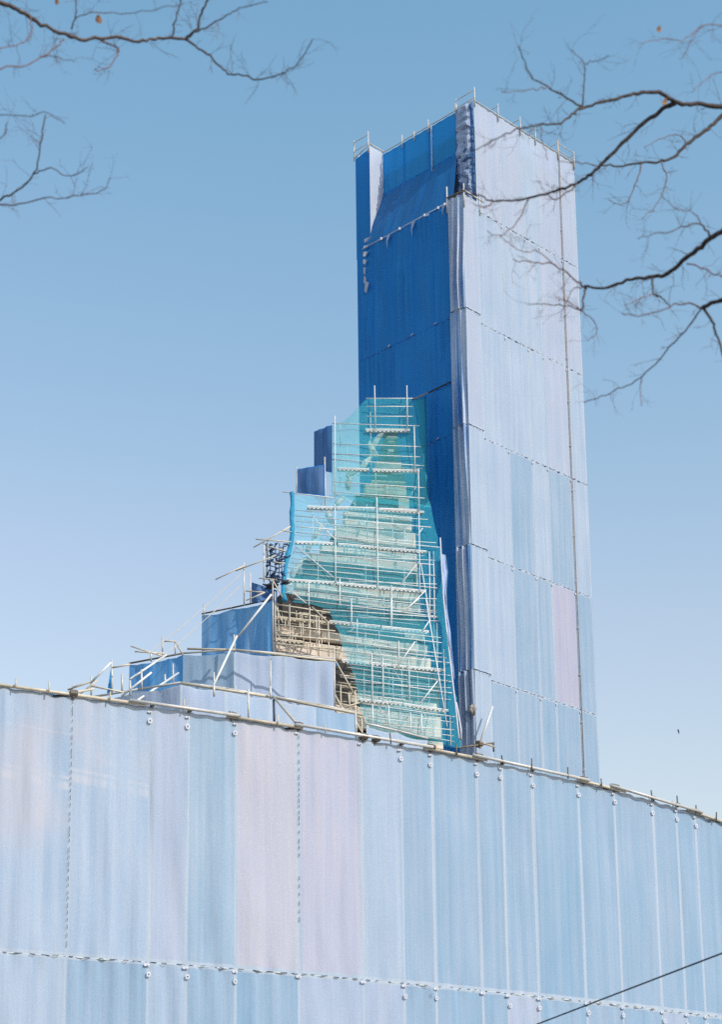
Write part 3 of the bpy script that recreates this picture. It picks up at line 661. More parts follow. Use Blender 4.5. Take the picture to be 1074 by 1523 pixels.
# shaded return of the green net back to the tower
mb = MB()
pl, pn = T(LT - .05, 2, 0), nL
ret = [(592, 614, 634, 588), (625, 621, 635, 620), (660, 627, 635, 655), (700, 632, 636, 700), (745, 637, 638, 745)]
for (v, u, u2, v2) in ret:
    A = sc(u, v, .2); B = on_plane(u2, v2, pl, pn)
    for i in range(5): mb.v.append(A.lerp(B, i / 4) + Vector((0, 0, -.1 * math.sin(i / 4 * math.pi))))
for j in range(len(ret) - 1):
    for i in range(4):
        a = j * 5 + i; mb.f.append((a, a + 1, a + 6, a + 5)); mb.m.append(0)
tag(mb.build('net_return', DNET, None, smooth=True), 'netting coloured dark for shade, closing the gap between green net and tower', 'net')
tie = MB().tube([sc(614, 594, .2), on_plane(640, 583, pl, pn), on_plane(670, 568, pl, pn)], .035, 6).build('tie_pipe', DARK)
tag(tie, 'dark pipe running from the net top up to the tower corner', 'pipe')
# rolled edge of the turquoise net
mb = MB(); pts = []
for (u, v) in ((434, 733), (435, 752), (434, 772), (435, 795), (431, 815), (426, 832), (424, 850), (421, 868), (421, 884), (424, 894)):
    pts.append(sc(u, v, .34))
fine = []
for a, b in zip(pts, pts[1:]):
    for i in range(4): fine.append(a.lerp(b, i / 4) + Vector((noise.noise(a + Vector((i, 0, 0))) * .03, 0, 0)))
fine.append(pts[-1])
mb.tube(fine, [.085 + .03 * noise.noise(p * 1.7) for p in fine], 8)
tag(mb.build('rolled_net', CYAN, None, smooth=True), 'bright cyan rolled up net hanging down the scaffold corner', 'net')
# loose pale strip along the other edge of the turquoise net
def ribbon(name, pix, mat, label, cat, off=.35, w=.14, seed=1):
    mb = MB(); mb.uv = []; o = Vector((seed * 3.1, 0, 0)); pp = []
    for (a, b) in zip(pix, pix[1:]):
        for i in range(6): pp.append((lerp(a[0], b[0], i / 6), lerp(a[1], b[1], i / 6), lerp(a[2], b[2], i / 6)))
    pp.append(pix[-1])
    for (u, v, wpx) in pp:
        for i in range(6):
            x = i / 5; p = sc(u + wpx * (x - .5), v, off) + Vector((0, -1, 0)) * (.05 * math.sin(x * 9 + v * .05) + .06 * noise.noise(o + Vector((x * 2, v * .03, 0))))
            mb.v.append(p); mb.uv.append((x * w, v * .02))
    for j in range(len(pp) - 1):
        for i in range(5):
            a = j * 6 + i; mb.f.append((a, a + 1, a + 7, a + 6)); mb.m.append(0)
    return tag(mb.build(name, mat, None, smooth=True), label, cat)
ribbon('loose_sheet', [(659, 825, 8), (662, 850, 9), (661, 880, 6), (663, 905, 5), (668, 940, 5), (672, 980, 4), (675, 1010, 3)], STRIP, 'narrow pale loose sheet hanging along the edge of the turquoise net', 'sheet')
hose = MB().tube([sc(u, v, .4) for (u, v) in ((655, 800), (657, 840), (660, 890), (664, 930), (669, 975), (673, 1010), (678, 1050), (681, 1080), (683, 1098), (686, 1100), (686, 1085), (682, 1060), (679, 1045))], .028, 6).build('white_rope', WHITE, None, smooth=True)
tag(hose, 'white rope looping down between turquoise net and tower', 'rope')
# two shaded blue sheets on the flank of the upper scaffold
flank = thing('flank_sheet', 'small deep blue sheet on the scaffold flank, upper of the two steps', 'sheet', sc(493, 700))
def flank_quad(root, front, back, dz, mat, seed):
    (uf, vt, vb), (ub, vt2, vb2) = front, back
    A1 = sc(uf, vt, .05); A0 = sc(uf, vb, .05)
    B1 = at_z(ub, vt2, A1.z - dz); B0 = EYE + ray(ub, vb2) * (B1.y / ray(ub, vb2).y)
    dr = (A1 - B1); o = Vector((dr.y, -dr.x, 0)); o = -o if o.y > 0 else o
    return sheet(root, B0, A0, A1, B1, mat, o, 10, 12, .07, folds=.02, foldn=2, hem=.03, hemmat=HEMD, seed=seed, name='sheet')
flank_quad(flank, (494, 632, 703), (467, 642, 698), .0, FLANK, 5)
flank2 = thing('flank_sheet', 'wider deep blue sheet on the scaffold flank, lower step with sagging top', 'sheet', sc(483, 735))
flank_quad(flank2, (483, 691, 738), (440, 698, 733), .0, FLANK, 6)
pole(flank, sc(483, 680, -.1), sc(484, 755, -.1), .03, STEEL, 'post')
pole(flank2, sc(441, 694, -.2), sc(441, 735, -.2), .02, STEEL, 'post')

# ------------------------------------------------------------------ terraces stepping down to the front screen
def terr_sheet(root, us, z, hgt, mats, depth_y, name='sheet', folds=.05, extra=None, seed=0, amp=.05):
    """Run of sheets whose top edge goes through the given pixels at level z; hgt may be negative for down."""
    pts = [at_z(u, v, z) for (u, v) in us]
    for i, (a, b) in enumerate(zip(pts, pts[1:])):
        d = b - a; o = Vector((d.y, -d.x, 0)); o = -o if o.y > 0 else o
        h0 = hgt[i] if isinstance(hgt, (list, tuple)) else hgt
        sheet(root, a - Vector((0, 0, h0)), b - Vector((0, 0, h0)), b, a, mats[i], o, max(8, int(d.length / .12)), 8, amp, folds=folds, foldn=max(1.5, d.length * 1.3), hem=.04, sag=.07, seed=seed + i, hemmat=mats[i] if mats[i] in (SIDE, MID) else HEM if mats[i] not in (DEEP, DEEP2) else HEMD)
        pole(root, a + Vector((0, 0, .05)), b + Vector((0, 0, .05)), .03, STEEL if mats[i] not in (SIDE, DEEP) else RUST, 'top_rail')
    return pts
# upper terrace
pD = at_y(405, 893, 61.5); zD = pD.z
tD = thing('sheeted_terrace', 'upper scaffold terrace with pleated blue sheet facing the sky side', 'terrace', (pD.x, pD.y, 0))
terr_sheet(tD, [(300, 915), (345, 906), (405, 893)], zD, [2.2, 2.4], [SIDE, SIDE], 0, folds=.11, seed=30)
def at_d(u, v, y): return at_y(u, v, y)
def poles_y(root, lst, y, r=.026, mat=None, name='post'):
    for q in lst:
        u0, v0, u1, v1 = q[:4]; ya, yb = (q[4], q[5]) if len(q) > 4 else (y, y)
        pole(root, at_y(u0, v0, ya), at_y(u1, v1, yb), r, mat or STEEL, name)
poles_y(tD, [(405.5, 862, 406, 966), (392, 804, 392.5, 866), (362.7, 837, 363, 901), (372, 852, 372.5, 897), (303, 898, 303.5, 918), (409, 880, 409.5, 966), (398, 800, 398, 830)], 61.3, .024)
poles_y(tD, [(380, 802, 433, 806), (365, 879, 394, 881), (366, 893, 394, 881), (377, 814, 432, 783), (350, 849, 411, 826), (320, 862, 364, 841), (385, 860, 409, 862), (418, 789, 433, 791), (405, 836, 424, 838)], 61.2, .022, CREAM, 'rail')
poles_y(tD, [(403.5, 884, 349, 953)], 60.9, .036, WHITEP, 'brace_pole')
poles_y(tD, [(405, 862, 420, 888), (398, 812, 425, 820)], 61.1, .022, CREAM, 'brace_pole')
# blue tarpaulin and dark bags stacked on the terrace
tarp = MB(); tarp.uv = []
for j in range(7):
    for i in range(9):
        x, y = i / 8, j / 6
        u = lerp(374, 412, x); v = lerp(866 + 12 * x, 896, y); p = at_y(u, v, 61.9 - .25 * math.sin(x * 7) - .2 * noise.noise(Vector((x * 4, y * 4, 1))))
        tarp.v.append(p); tarp.uv.append((x, y))
for j in range(6):
    for i in range(8):
        a = j * 9 + i; tarp.f.append((a, a + 1, a + 10, a + 9)); tarp.m.append(0)
tag(tarp.build('blue_tarpaulin', FLANK, None, smooth=True), 'dark blue tarpaulin slumped on the upper terrace beside the posts', 'tarpaulin')
bag = MB(); c = at_y(408, 869, 61.8)
for i in range(9):
    a = i * 2.4; p = c + Vector((.42 * math.cos(a) * (i % 3) * .5, .1 * math.sin(a), .1 * math.sin(a * 1.7)))
    bag.tube([p - Vector((.2, 0, .08 * math.sin(i))), p + Vector((0, 0, .03 * math.cos(i * 2))), p + Vector((.14, .02, .1 * math.cos(i)))], [.02, .07, .03], 6)
tag(bag.build('bundled_cloth', DARK, None, smooth=True), 'black bundled cloth on the scaffold corner under the knotted net', 'cloth')
# knotted dark net behind the corner posts
kn = MB(); rs = random.Random(9)
for i in range(46):
    u = rs.uniform(394, 424); v = rs.uniform(808, 862)
    if u > 424 - (v - 808) * .12: continue
    p = at_y(u, v, 62 + rs.uniform(-.3, .3)); a = rs.choice((.6, -.7, .9, -.4)) + rs.uniform(-.3, .3); l = rs.uniform(.12, .3)
    q = p + Vector((l * math.cos(a), rs.uniform(-.1, .1), l * math.sin(a))); kn.tube([p, (p + q) / 2 + Vector((0, -.03, rs.uniform(-.05, .05))), q], [.02, .04, .02], 5)
for i in range(7):
    kn.tube([at_y(394 + i * 1.0, 810 + i * 7.5, 62), at_y(410 + i, 817 + i * 7, 61.9), at_y(426 - i * .6, 812 + i * 7.5, 62)], .018, 5)
for i in range(5): kn.tube([at_y(396 + i * 6.5, 808, 62.05), at_y(394 + i * 6.5 + rs.uniform(-4, 4), 835, 61.9), at_y(396 + i * 6, 862, 62.05)], .018, 5)
tag(kn.build('knotted_net', BLUENET), 'dark knotted net hanging inside the corner posts left of the cyan roll', 'net')

# middle terrace
pE = at_y(348, 968, 53.5); zE = pE.z
tE = thing('sheeted_terrace', 'middle scaffold terrace with shaded blue flank and long lilac front sheet', 'terrace', (pE.x, pE.y, 0))
ptsE = terr_sheet(tE, [(192, 989), (272, 974), (348, 968.5), (424, 975), (497, 982.5)], zE, [2.0, 2.0, 2.0, 2.0, 2.0], [SIDE, MID, LILAC, LILAC], 0, folds=.035, seed=50, amp=.10)
# curled free edge of the long front sheet
cur = MB(); cur.uv = []
for j in range(9):
    for i in range(5):
        x = i / 4; z = zE - 1.5 * j / 8; p = ptsE[-1] + Vector((.10 * x - .28 * math.sin(j / 8 * 3.14) * .8, .3 * x, 0)); p.z = z; cur.v.append(p); cur.uv.append((x * .2, z))
for j in range(8):
    for i in range(4):
        a = j * 5 + i; cur.f.append((a, a + 1, a + 6, a + 5)); cur.m.append(0)
cur.build('curled_edge', DEEP2, tE, smooth=True)
poles_y(tE, [(278, 965, 350, 966.5), (350, 966.5, 499, 983)], 53.1, .034, CREAM, 'rail')
poles_y(tE, [(348, 944, 348.5, 970), (241, 947, 241.5, 979), (260, 953, 260.5, 974), (224, 969, 224.5, 984), (257, 987, 257.5, 1019), (245, 1003, 245.5, 1021), (402, 980, 402.3, 1040), (349.5, 1020, 349.5, 1034), (318, 1000, 318.5, 1030), (497, 975, 498, 1052)], 53.2, .024)
poles_y(tE, [(194, 961, 245, 977), (243, 953.6, 260, 954), (260, 954, 272, 974), (200, 969, 245, 972)], 53.0, .022, CREAM, 'rail')
poles_y(tE, [(352, 946, 316, 1022, 53, 51)], 53, .034, WHITEP, 'brace_pole')
poles_y(tE, [(247, 974, 193, 1010, 52.8, 51.5), (265, 1001, 199, 1045, 51, 46)], 52.8, .03, WHITEP, 'brace_pole')
# lower terrace
pF = at_y(268, 1018, 46.5); zF = pF.z
tF = thing('sheeted_terrace', 'lowest scaffold terrace, lilac sheet just above the front screen rail', 'terrace', (pF.x, pF.y, 0))
terr_sheet(tF, [(133, 1040), (205, 1028), (268, 1018), (335, 1026.5), (402, 1038), (470, 1049.5), (530, 1062)], zF, 1.9, [LILAC, LILAC, LILAC, PALE, PALE, MID], 0, folds=.02, seed=70, amp=.06)
poles_y(tF, [(268, 1016, 402, 1036.5), (402, 1036.5, 540, 1063)], 46.1, .036, CREAM, 'rail')
poles_y(tF, [(369, 1025, 369.5, 1075), (402, 1020, 402.3, 1040), (318, 1016, 318.2, 1036), (529, 1060, 530, 1098), (193, 1012, 193.5, 1034), (181, 1003, 181.3, 1030)], 46.0, .026)
poles_y(tF, [(406, 1036, 440, 1075, 46, 40)], 46, .028, CREAM, 'brace_pole')
poles_y(tF, [(407, 1040, 408, 1082)], 46.15, .03, CABLE, 'shadow_tube')  # cast shadow on the sheet, built as a thin dark tube
# short sheet on the far side of the gap
tG = thing('sheeted_terrace', 'short pale blue sheet under the foot of the turquoise net', 'terrace', at_y(590, 1095, 49))
zG = at_y(545, 1079, 48).z
terr_sheet(tG, [(545, 1079), (590, 1089), (636, 1101)], zG, 1.5, [PALE, PALE], 0, folds=.03, seed=90)
# dim blue flap and light poles at the outer end
end = thing('terrace_rail', 'open rail frame with a small blue pennant sheet at the stepped end', 'railing', at_y(150, 1030, 44))
poles_y(end, [(165.7, 982, 166.2, 1032), (135, 1006, 135.4, 1036), (108, 1018, 108.3, 1034), (210, 996, 210.4, 1026)], 44, .024)
poles_y(end, [(166, 993, 194, 988), (135, 1014, 108, 1022), (135, 1020, 184, 1030), (100, 1026, 140, 1012), (108, 1040, 145, 1012)], 43.8, .022, CREAM, 'rail')
poles_y(end, [(165, 985, 134, 1016), (225, 1000, 180, 1036)], 43.7, .026, WHITEP, 'brace_pole')
mb = MB(); mb.uv = []
for j in range(7):
    for i in range(4):
        v = lerp(994, 1031, j / 6); u = lerp(164.5 - 6 * j / 6, 165, i / 3); mb.v.append(at_y(u, v, 44.1 - .05 * math.sin(j + i))); mb.uv.append((i * .05, j * .1))
for j in range(6):
    for i in range(3):
        a = j * 4 + i; mb.f.append((a, a + 1, a + 5, a + 4)); mb.m.append(0)
mb.build('pennant_sheet', DEEP2, end, smooth=True)
mb = MB(); mb.uv = []
for j in range(4):
    for i in range(7):
        x = i / 6; u = lerp(72, 112, x); v = lerp(1029, 1029 + 9 * math.sin(.4 + x * 2.2), j / 3); mb.v.append(at_y(u, v, 38 - .1 * math.sin(i * 2) * j)); mb.uv.append((x * .5, j * .05))
for j in range(3):
    for i in range(6):
        a = j * 7 + i; mb.f.append((a, a + 1, a + 8, a + 7)); mb.m.append(0)
mb.build('sagging_sheet', DEEP, end, smooth=True)
# guy ropes from the upper to the lower terrace
for k, (a, b, lab) in enumerate((((359, 853, 61), (221, 972, 50), 'upper of two thin guy ropes slanting down the terraces'), ((357, 872, 60.5), (232, 985, 50), 'lower of two thin guy ropes slanting down the terraces'))):
    A, B = at_y(*a), at_y(*b)
    tag(MB().tube([A, A.lerp(B, .35) - Vector((0, 0, .05)), A.lerp(B, .7) - Vector((0, 0, .05)), B], .011, 5).build('guy_rope', LILAC if False else CREAM), lab, 'rope')

# ------------------------------------------------------------------ front screen
ZB = 8.07
bot = [(-120, 1408), (0, 1416), (96, 1421.5), (206, 1430), (340, 1440), (443, 1448.5), (540, 1456.5), (640, 1465.5), (797, 1481), (930, 1495), (1074, 1512), (1180, 1526)]
plan = [at_z(u, v, ZB) for (u, v) in bot]
# smooth the plan
for _ in range(2): plan = [plan[0]] + [(plan[i-1] + plan[i] * 2 + plan[i+1]) / 4 for i in range(1, len(plan) - 1)] + [plan[-1]]
def wall_pt(u, v):
    """Where the ray through a pixel meets the curved upright screen."""
    d = ray(u, v)
    for a, b in zip(plan, plan[1:]):
        e = b - a; den = d.x * e.y - d.y * e.x
        if abs(den) < 1e-9: continue
        s = (a.x * e.y - a.y * e.x) / den; q = EYE + d * s
        t = ((q.x - a.x) * e.x + (q.y - a.y) * e.y) / (e.x ** 2 + e.y ** 2)
        if -1e-4 <= t <= 1.0001: return q, Vector((e.y, -e.x, 0)).normalized()
    raise ValueError((u, v))
top = [(-110, 1003), (0, 1018), (110, 1033), (222, 1048), (345, 1065.5), (443, 1080.5), (540, 1097), (640, 1113), (712, 1127), (790, 1143.5), (870, 1161.5), (910, 1171), (1000, 1196), (1074, 1221), (1150, 1248)]
def top_v(u):
    for a, b in zip(top, top[1:]):
        if a[0] <= u <= b[0]: return lerp(a[1], b[1], (u - a[0]) / (b[0] - a[0]))
def bot_v(u):
    for a, b in zip(bot, bot[1:]):
        if a[0] <= u <= b[0]: return lerp(a[1], b[1], (u - a[0]) / (b[0] - a[0]))
screen = thing('sheeted_screen', 'broad curved scaffold screen of faded pale blue sheets across the foreground', 'screen', (plan[4].x, plan[4].y, 0))
seams = [-30, 100.5, 221, 278, 350.5, 444, 539, 599, 645.6, 714, 751, 796.5, 866, 918.6, 976, 1011.6, 1039, 1105]
mats_u = [GHOSTED, GHOSTED, TLIL, BLUER, PINKISH, PINKL, PALE, MIDP, MIDP, MIDP, MIDP, MID, MID, MIDP, MIDP, MID, MID]
mats_l = [PALE, MIDP, PALE, MIDP, MID, LILAC, LILAC, MIDP, MID, MIDP, TLIL, MID, MIDP, MID, TLIL, MID, MID]
vm = 1302; rs_w = random.Random(14)
cols_w = []
for u in seams:
    p, n = wall_pt(u, vm); cols_w.append((Vector((p.x, p.y, 0)), n))
def col_u(i, v):  # pixel column of seam i near row v (uprights lean in the picture)
    return seams[i] + (v - vm) * (seams[i] - 395) / 11900
for i in range(len(seams) - 1):
    (a, na), (b, nb) = cols_w[i], cols_w[i + 1]
    ut = (col_u(i, 1100), col_u(i + 1, 1150))
    za = wall_pt(ut[0], top_v(ut[0]))[0].z; zb = wall_pt(ut[1], top_v(ut[1]))[0].z
    e = (b - a).normalized(); o = Vector((e.y, -e.x, 0))
    gap = .0
    gap2 = .0
    A = a + e * gap; B = b - e * gap2
    ov = .0
    W = (B - A).length; fo = .008 if i > 5 else .018
    sheet(screen, A + Vector((0, 0, ZB + .004)), B + Vector((0, 0, ZB + .004)), B + Vector((0, 0, zb - .05)), A + Vector((0, 0, za - .05)), mats_u[i], o, max(8, int(W / .08)), 36, .045, folds=fo, foldn=W * 1.6, hem=.028 + .012 * (i % 3), hemz=.075, seed=700 + i, pucker=.02)
    sheet(screen, A + Vector((0, 0, 2.95)), B + Vector((0, 0, 2.95)), B + Vector((0, 0, ZB - .004)), A + Vector((0, 0, ZB - .004)), mats_l[i], o, max(8, int(W / .08)), 24, .05, folds=fo * 1.8, foldn=W * 2.2, hem=.028, hemz=.05, seed=740 + i, pucker=.03)
    sheet(screen, A + Vector((0, 0, .05)), B + Vector((0, 0, .05)), B + Vector((0, 0, 2.92)), A + Vector((0, 0, 2.92)), mats_l[i - 3], o, 6, 6, .03, seed=780 + i)
    lashing(screen, A + Vector((0, 0, ZB)) + o * .01, B + Vector((0, 0, ZB)) + o * .01, o, r=.008, step=.22, fill=.6 if i < 6 else .36, seed=800 + i)
    if i in (1, 5):   # these two seams are laced with dark cord
        for (f0, f1) in (((.02, .55), (.6, .8)) if i == 5 else ((.0, .98),)):
            q = wall_pt(*(col_u(i, 1100), 1110))[0].z
            lashing(screen, a + Vector((0, 0, lerp(za - .05, ZB, f0))) + o * .015, a + Vector((0, 0, lerp(za - .05, ZB, f1))) + o * .015, o, DARK, r=.006 if i == 5 else .005, step=.12, fill=.75, seed=860 + i)
    # upright behind each seam
    pole(screen, a - na * .09 + Vector((0, 0, 0)), a - na * .09 + Vector((0, 0, za + (.12 if i % 2 else .05))), .024, STEEL, 'standard_pole')
    # stub and coupler at the head of the seam
    rz = math.atan2(e.y, e.x)
    piece('coupler', COUP, screen, a + o * .06 + Vector((0, 0, za - .0)), (0, 0, rz), (.9, .9, .9))
    if i > 1:
        piece('tie_tab', TAB, screen, a + o * .03 + Vector((0, 0, za - .16)) - e * .04, (0, 0, rz), (.75, 1, .75))
        if i not in (5, 6): piece('tie_ring', RING, screen, a + o * .03 + Vector((0, 0, za - .34 - rs_w.uniform(0, .06))) - e * rs_w.uniform(-.02, .06), (0, rs_w.uniform(-.4, .4), rz), (.66, 1, rs_w.uniform(.62, .8)))
        piece('tie_tab', TAB, screen, a + o * .035 + Vector((0, 0, ZB - .06)) - e * .03, (0, 0, rz))
        if i not in (5, 6, 9): piece('tie_ring', RING, screen, a + o * .035 + Vector((0, 0, ZB - .23 - rs_w.uniform(0, .05))) - e * rs_w.uniform(-.03, .05), (0, rs_w.uniform(-.4, .4), rz), (.62, 1, rs_w.uniform(.6, .78)))
# head pipes: overlapping lengths
pieces_ = [(-60, 215), (190, 352), (335, 448), (436, 640), (628, 722), (700, 872), (858, 928), (905, 1040), (1020, 1130)]
for k, (u0, u1) in enumerate(pieces_):
    pts = []
    for i in range(7):
        u = lerp(u0, u1, i / 6); p, n = wall_pt(u, top_v(u) + (0 if k % 2 else 2.2)); pts.append(p + n * (.06 + (.05 if k % 2 else 0)))
    # straight pipe between its ends
    MB().tube([pts[0], pts[-1]], .037, 8).build('head_pipe', STEEL if k % 2 else CREAM, screen, smooth=True)
for u in (108, 344, 443, 540, 558, 640, 710, 868, 914):
    p, n = wall_pt(u, top_v(u)); e = Vector((-n.y, n.x, 0)); rz = math.atan2(e.y, e.x)
    piece('coupler', COUP, screen, p + n * .05 + Vector((0, 0, .01)), (.3, 0, rz), (1.5, 1.5, 1.4))
rs = random.Random(21)
for u in (20, 70, 160, 270, 410, 480, 577, 675, 743, 786, 840, 890, 965, 1003, 1030, 1060):
    p, n = wall_pt(u, top_v(u)); l = rs.uniform(.1, .2)
    pole(screen, p + n * .12 - Vector((0, 0, .08)), p + n * .12 + Vector((rs.uniform(-.02, .02), 0, l)), .016, RUST if u > 560 else CREAM, 'clamp_bolt')
for u, du in ((100, -36), (440, -26), (905, -22), (1070, -22)):
    p, n = wall_pt(u, top_v(u) + 3); q, _ = wall_pt(u + du, top_v(u + du) + 8)
    pole(screen, p + n * .03, q - n * .1, .03, DARK, 'clamp_arm')
# rail behind the screen's head on the outer end
pole(screen, wall_pt(60, 1026)[0] - Vector((0, -.5, 0)), wall_pt(135, 1011)[0] - Vector((0, -.6, 0)), .022, CREAM, 'rail')

# ------------------------------------------------------------------ overhead cable and its poles
zc = 5.2
c1 = at_z(1074, 1418, zc); c2 = at_z(800, 1523, zc); dc = (c2 - c1).normalized()
e1 = c1 - dc * 9; e2 = c2 + dc * 7
mb = MB(); mb.tube([e1.lerp(e2, i / 16) - Vector((0, 0, .0)) for i in range(17)], .0105, 6)
tag(mb.build('overhead_cable', CABLE, None, smooth=True), 'dark overhead cable crossing in front of the lower sheets', 'cable')
for p, lab in ((e1, 'concrete cable post on the near side of the street'), (e2, 'concrete cable post close to the foot of the screen')):
    pr = thing('cable_post', lab, 'post', (p.x, p.y, 0), 'posts carrying the overhead cable')
    MB().tube([(p.x, p.y, 0), (p.x, p.y, 5.45)], [.12, .08], 12).build('shaft', POLEM, pr, smooth=True)
    MB().box((p.x, p.y, 5.25), dc.cross(Vector((0, 0, 1))) * .5, dc * .08, Vector((0, 0, .08))).build('bracket', RUST, pr)

# ------------------------------------------------------------------ bird
bp = at_y(1010, 1088, 36)
bird = MB()
bird.tube([bp + Vector((-.02, -.06, .05)), bp + Vector((-.01, -.03, .035)), bp, bp + Vector((.015, .03, -.04)), bp + Vector((.02, .05, -.07))], [.006, .017, .022, .014, .004], 8)
for sgn in (1, -1):
    b0 = bp + Vector((0, 0, .01)); i = len(bird.v)
    bird.v += [b0 + Vector((0, -.02, .02)), b0 + Vector((.02 * sgn, .01, .06)), b0 + Vector((.035 * sgn, .04, .075)), b0 + Vector((.012 * sgn, .03, -.01))]
    bird.f.append((i, i + 1, i + 2, i + 3)); bird.m.append(0)
bird.v = [bp + (p - bp) * .62 for p in bird.v]
tag(bird.build('bird', CABLE, None, smooth=True), 'tiny dark bird in flight to the side of the tower', 'bird')

# ------------------------------------------------------------------ bare trees
def tree(name, label, base, trunk_h, branches, leaves, seed, twigs_per):
    rs = random.Random(seed)
    root = thing(name, label, 'tree', base)
    B = Vector(base); tp = []; tr = []
    for i in range(9):
        t = i / 8; tp.append(B + Vector((.25 * math.sin(t * 3 + seed), .2 * math.sin(t * 4), trunk_h * t))); tr.append(lerp(.24, .05, t))
    MB().tube(tp, tr, 12).build('trunk', BARK, root, smooth=True)
    def smoothp(pts, k=5):
        out = []
        for i in range(len(pts) - 1):
            p0, p1, p2, p3 = pts[max(i-1, 0)], pts[i], pts[i+1], pts[min(i+2, len(pts)-1)]
            for j in range(k):
                t = j / k
                out.append(.5 * ((2*p1) + (p2-p0)*t + (2*p0-5*p1+4*p2-p3)*t*t + (3*p1-p0-3*p2+p3)*t*t*t))
        out.append(pts[-1]); return out
    for bi, (pix, d0, d1, r0, r1, attach) in enumerate(branches):
        n = len(pix); pts = [at_y(u, v, lerp(d0, d1, i / (n - 1))) for i, (u, v) in enumerate(pix)]
        if attach is not None:   # limb from the trunk to where it enters
            at = tp[min(8, max(1, attach))]; pts = [at, at.lerp(pts[0], .5) + Vector((0, 0, .15))] + pts
        pts = smoothp(pts, 5); m = len(pts)
        pts = [p + Vector((rs.gauss(0, .004), rs.gauss(0, .004), rs.gauss(0, .005))) for p in pts]
        rad = []
        for i in range(m):
            t = i / (m - 1); d = lerp(d0, d1, t); rad.append(lerp(r0, r1, t ** .75) * d / F_PX * (1 + rs.uniform(-.08, .12)))
        if attach is not None: rad = [r * (1 + .8 * max(0, 1 - i / 10)) for i, r in enumerate(rad)]
        br = MB().tube(pts, rad, 7).build('branch', BARK if r0 > 1.6 else TWIG, root, smooth=True)
        # twigs
        tw = MB(); start = 11 if attach is not None else 3
        cnt = int(twigs_per * (m - start) / 18) + 1
        for k in range(cnt):
            i = rs.randrange(start, m); p = pts[i]; tdir = (pts[min(i+1, m-1)] - pts[max(i-1, 0)]).normalized()
            def grow(p, d, l, r, lev):
                q = [p]; steps = 5
                for s_ in range(steps):
                    d = (d + Vector((rs.gauss(0, .22), rs.gauss(0, .15), rs.gauss(0, .22)))).normalized()
                    q.append(q[-1] + d * l / steps)
                tw.tube(q, [lerp(r, r * .45, j / steps) for j in range(steps + 1)], 4)
                if lev > 0:
                    for _ in range(rs.choice((1, 2, 2, 3))):
                        j = rs.randrange(1, steps); dd = (d + Vector((rs.gauss(0, .7), rs.gauss(0, .4), rs.gauss(0, .7)))).normalized()
                        grow(q[j], dd, l * rs.uniform(.35, .65), r * .65, lev - 1)
            side = Vector((rs.gauss(0, 1), rs.gauss(0, .5), rs.gauss(0, 1))); side = (side - tdir * side.dot(tdir)).normalized()
            l = rs.uniform(.07, .24); grow(p, (tdir * rs.uniform(.3, .9) + side * .8).normalized(), l, max(.0009, min(.0017, rad[i] * .42)), rs.choice((1, 1, 2)))
        tw.build('twigs', TWIG, br)['kind'] = 'stuff'
    for (u, v, d, s) in leaves:
        p = at_y(u, v, d); mb = MB(); nn = 5
        for j in range(nn + 1):
            t = j / nn; w = s * .32 * math.sin(math.pi * min(1, t * .92 + .08)); c = p - Vector((0, 0, s * t)) + Vector((.25 * s * math.sin(t * 2 + u), .2 * s * math.sin(t * 3), 0))
            mb.v += [c + Vector((-w, .3 * w, 0)), c, c + Vector((w, .5 * w, .1 * s))]
        for j in range(nn):
            a = j * 3; mb.f += [(a, a+1, a+4, a+3), (a+1, a+2, a+5, a+4)]; mb.m += [0, 0]
        mb.build('leaf', LEAFM, root, smooth=True)
    return root
LBR = [
 ([(-45, -14), (0, 4), (30, 16), (60, 36), (105, 53), (125, 60), (165, 56), (205, 61), (235, 56), (276, 58)], 11, 11.5, 4.6, 2.2, 8),
 ([(276, 58), (300, 75), (320, 92), (340, 108), (365, 113), (388, 118), (415, 111), (426, 106), (442, 94), (465, 60)], 11.5, 10.2, 2.0, .8, None),
 ([(276, 58), (290, 44), (300, 20), (308, 0), (312, -25)], 11.5, 11.4, 2.2, 1.5, None),
 ([(276, 58), (300, 44), (335, 24), (356, 14), (397, 3)], 11.5, 10, 1.7, .7, None),
 ([(255, 57), (261, 32), (267, 2), (266, -20)], 11.5, 11, 1.4, .8, None),
 ([(105, 45), (111, 25), (113, 2), (116, -20)], 11.1, 10.6, 1.3, .8, None),
 ([(112, 28), (135, 18), (190, 20), (240, 12), (275, 5)], 10.6, 9.6, 1.0, .6, None),
 ([(150, 60), (172, 70), (175, 79), (163, 98), (138, 104)], 11.3, 10.8, 1.6, .8, None),
 ([(44, 26), (46, 50), (30, 65), (0, 72), (-30, 76)], 11, 10.3, 1.0, .8, None),
 ([(-30, 108), (0, 102), (50, 92), (80, 72), (95, 58)], 10, 11.1, 1.3, 1.0, None),
 ([(60, 84), (95, 88), (110, 93)], 10.3, 10, .8, .5, None),
 ([(-60, 322), (0, 296), (20, 287), (50, 258), (60, 215), (66, 170)], 12, 11.4, 2.4, 1.0, 6),
 ([(50, 258), (75, 250), (100, 262), (130, 250)], 11.8, 11.2, 1.2, .6, None),
 ([(-30, 300), (20, 305), (65, 296), (110, 292), (150, 284), (163, 264)], 11.5, 10.8, 1.4, .6, None),
 ([(-60, 160), (0, 169), (40, 173), (65, 168), (96, 183)], 10.5, 10, 1.2, .6, 7),
 ([(-20, 215), (5, 200), (10, 182)], 10.2, 10, 1.0, .6, None),
]
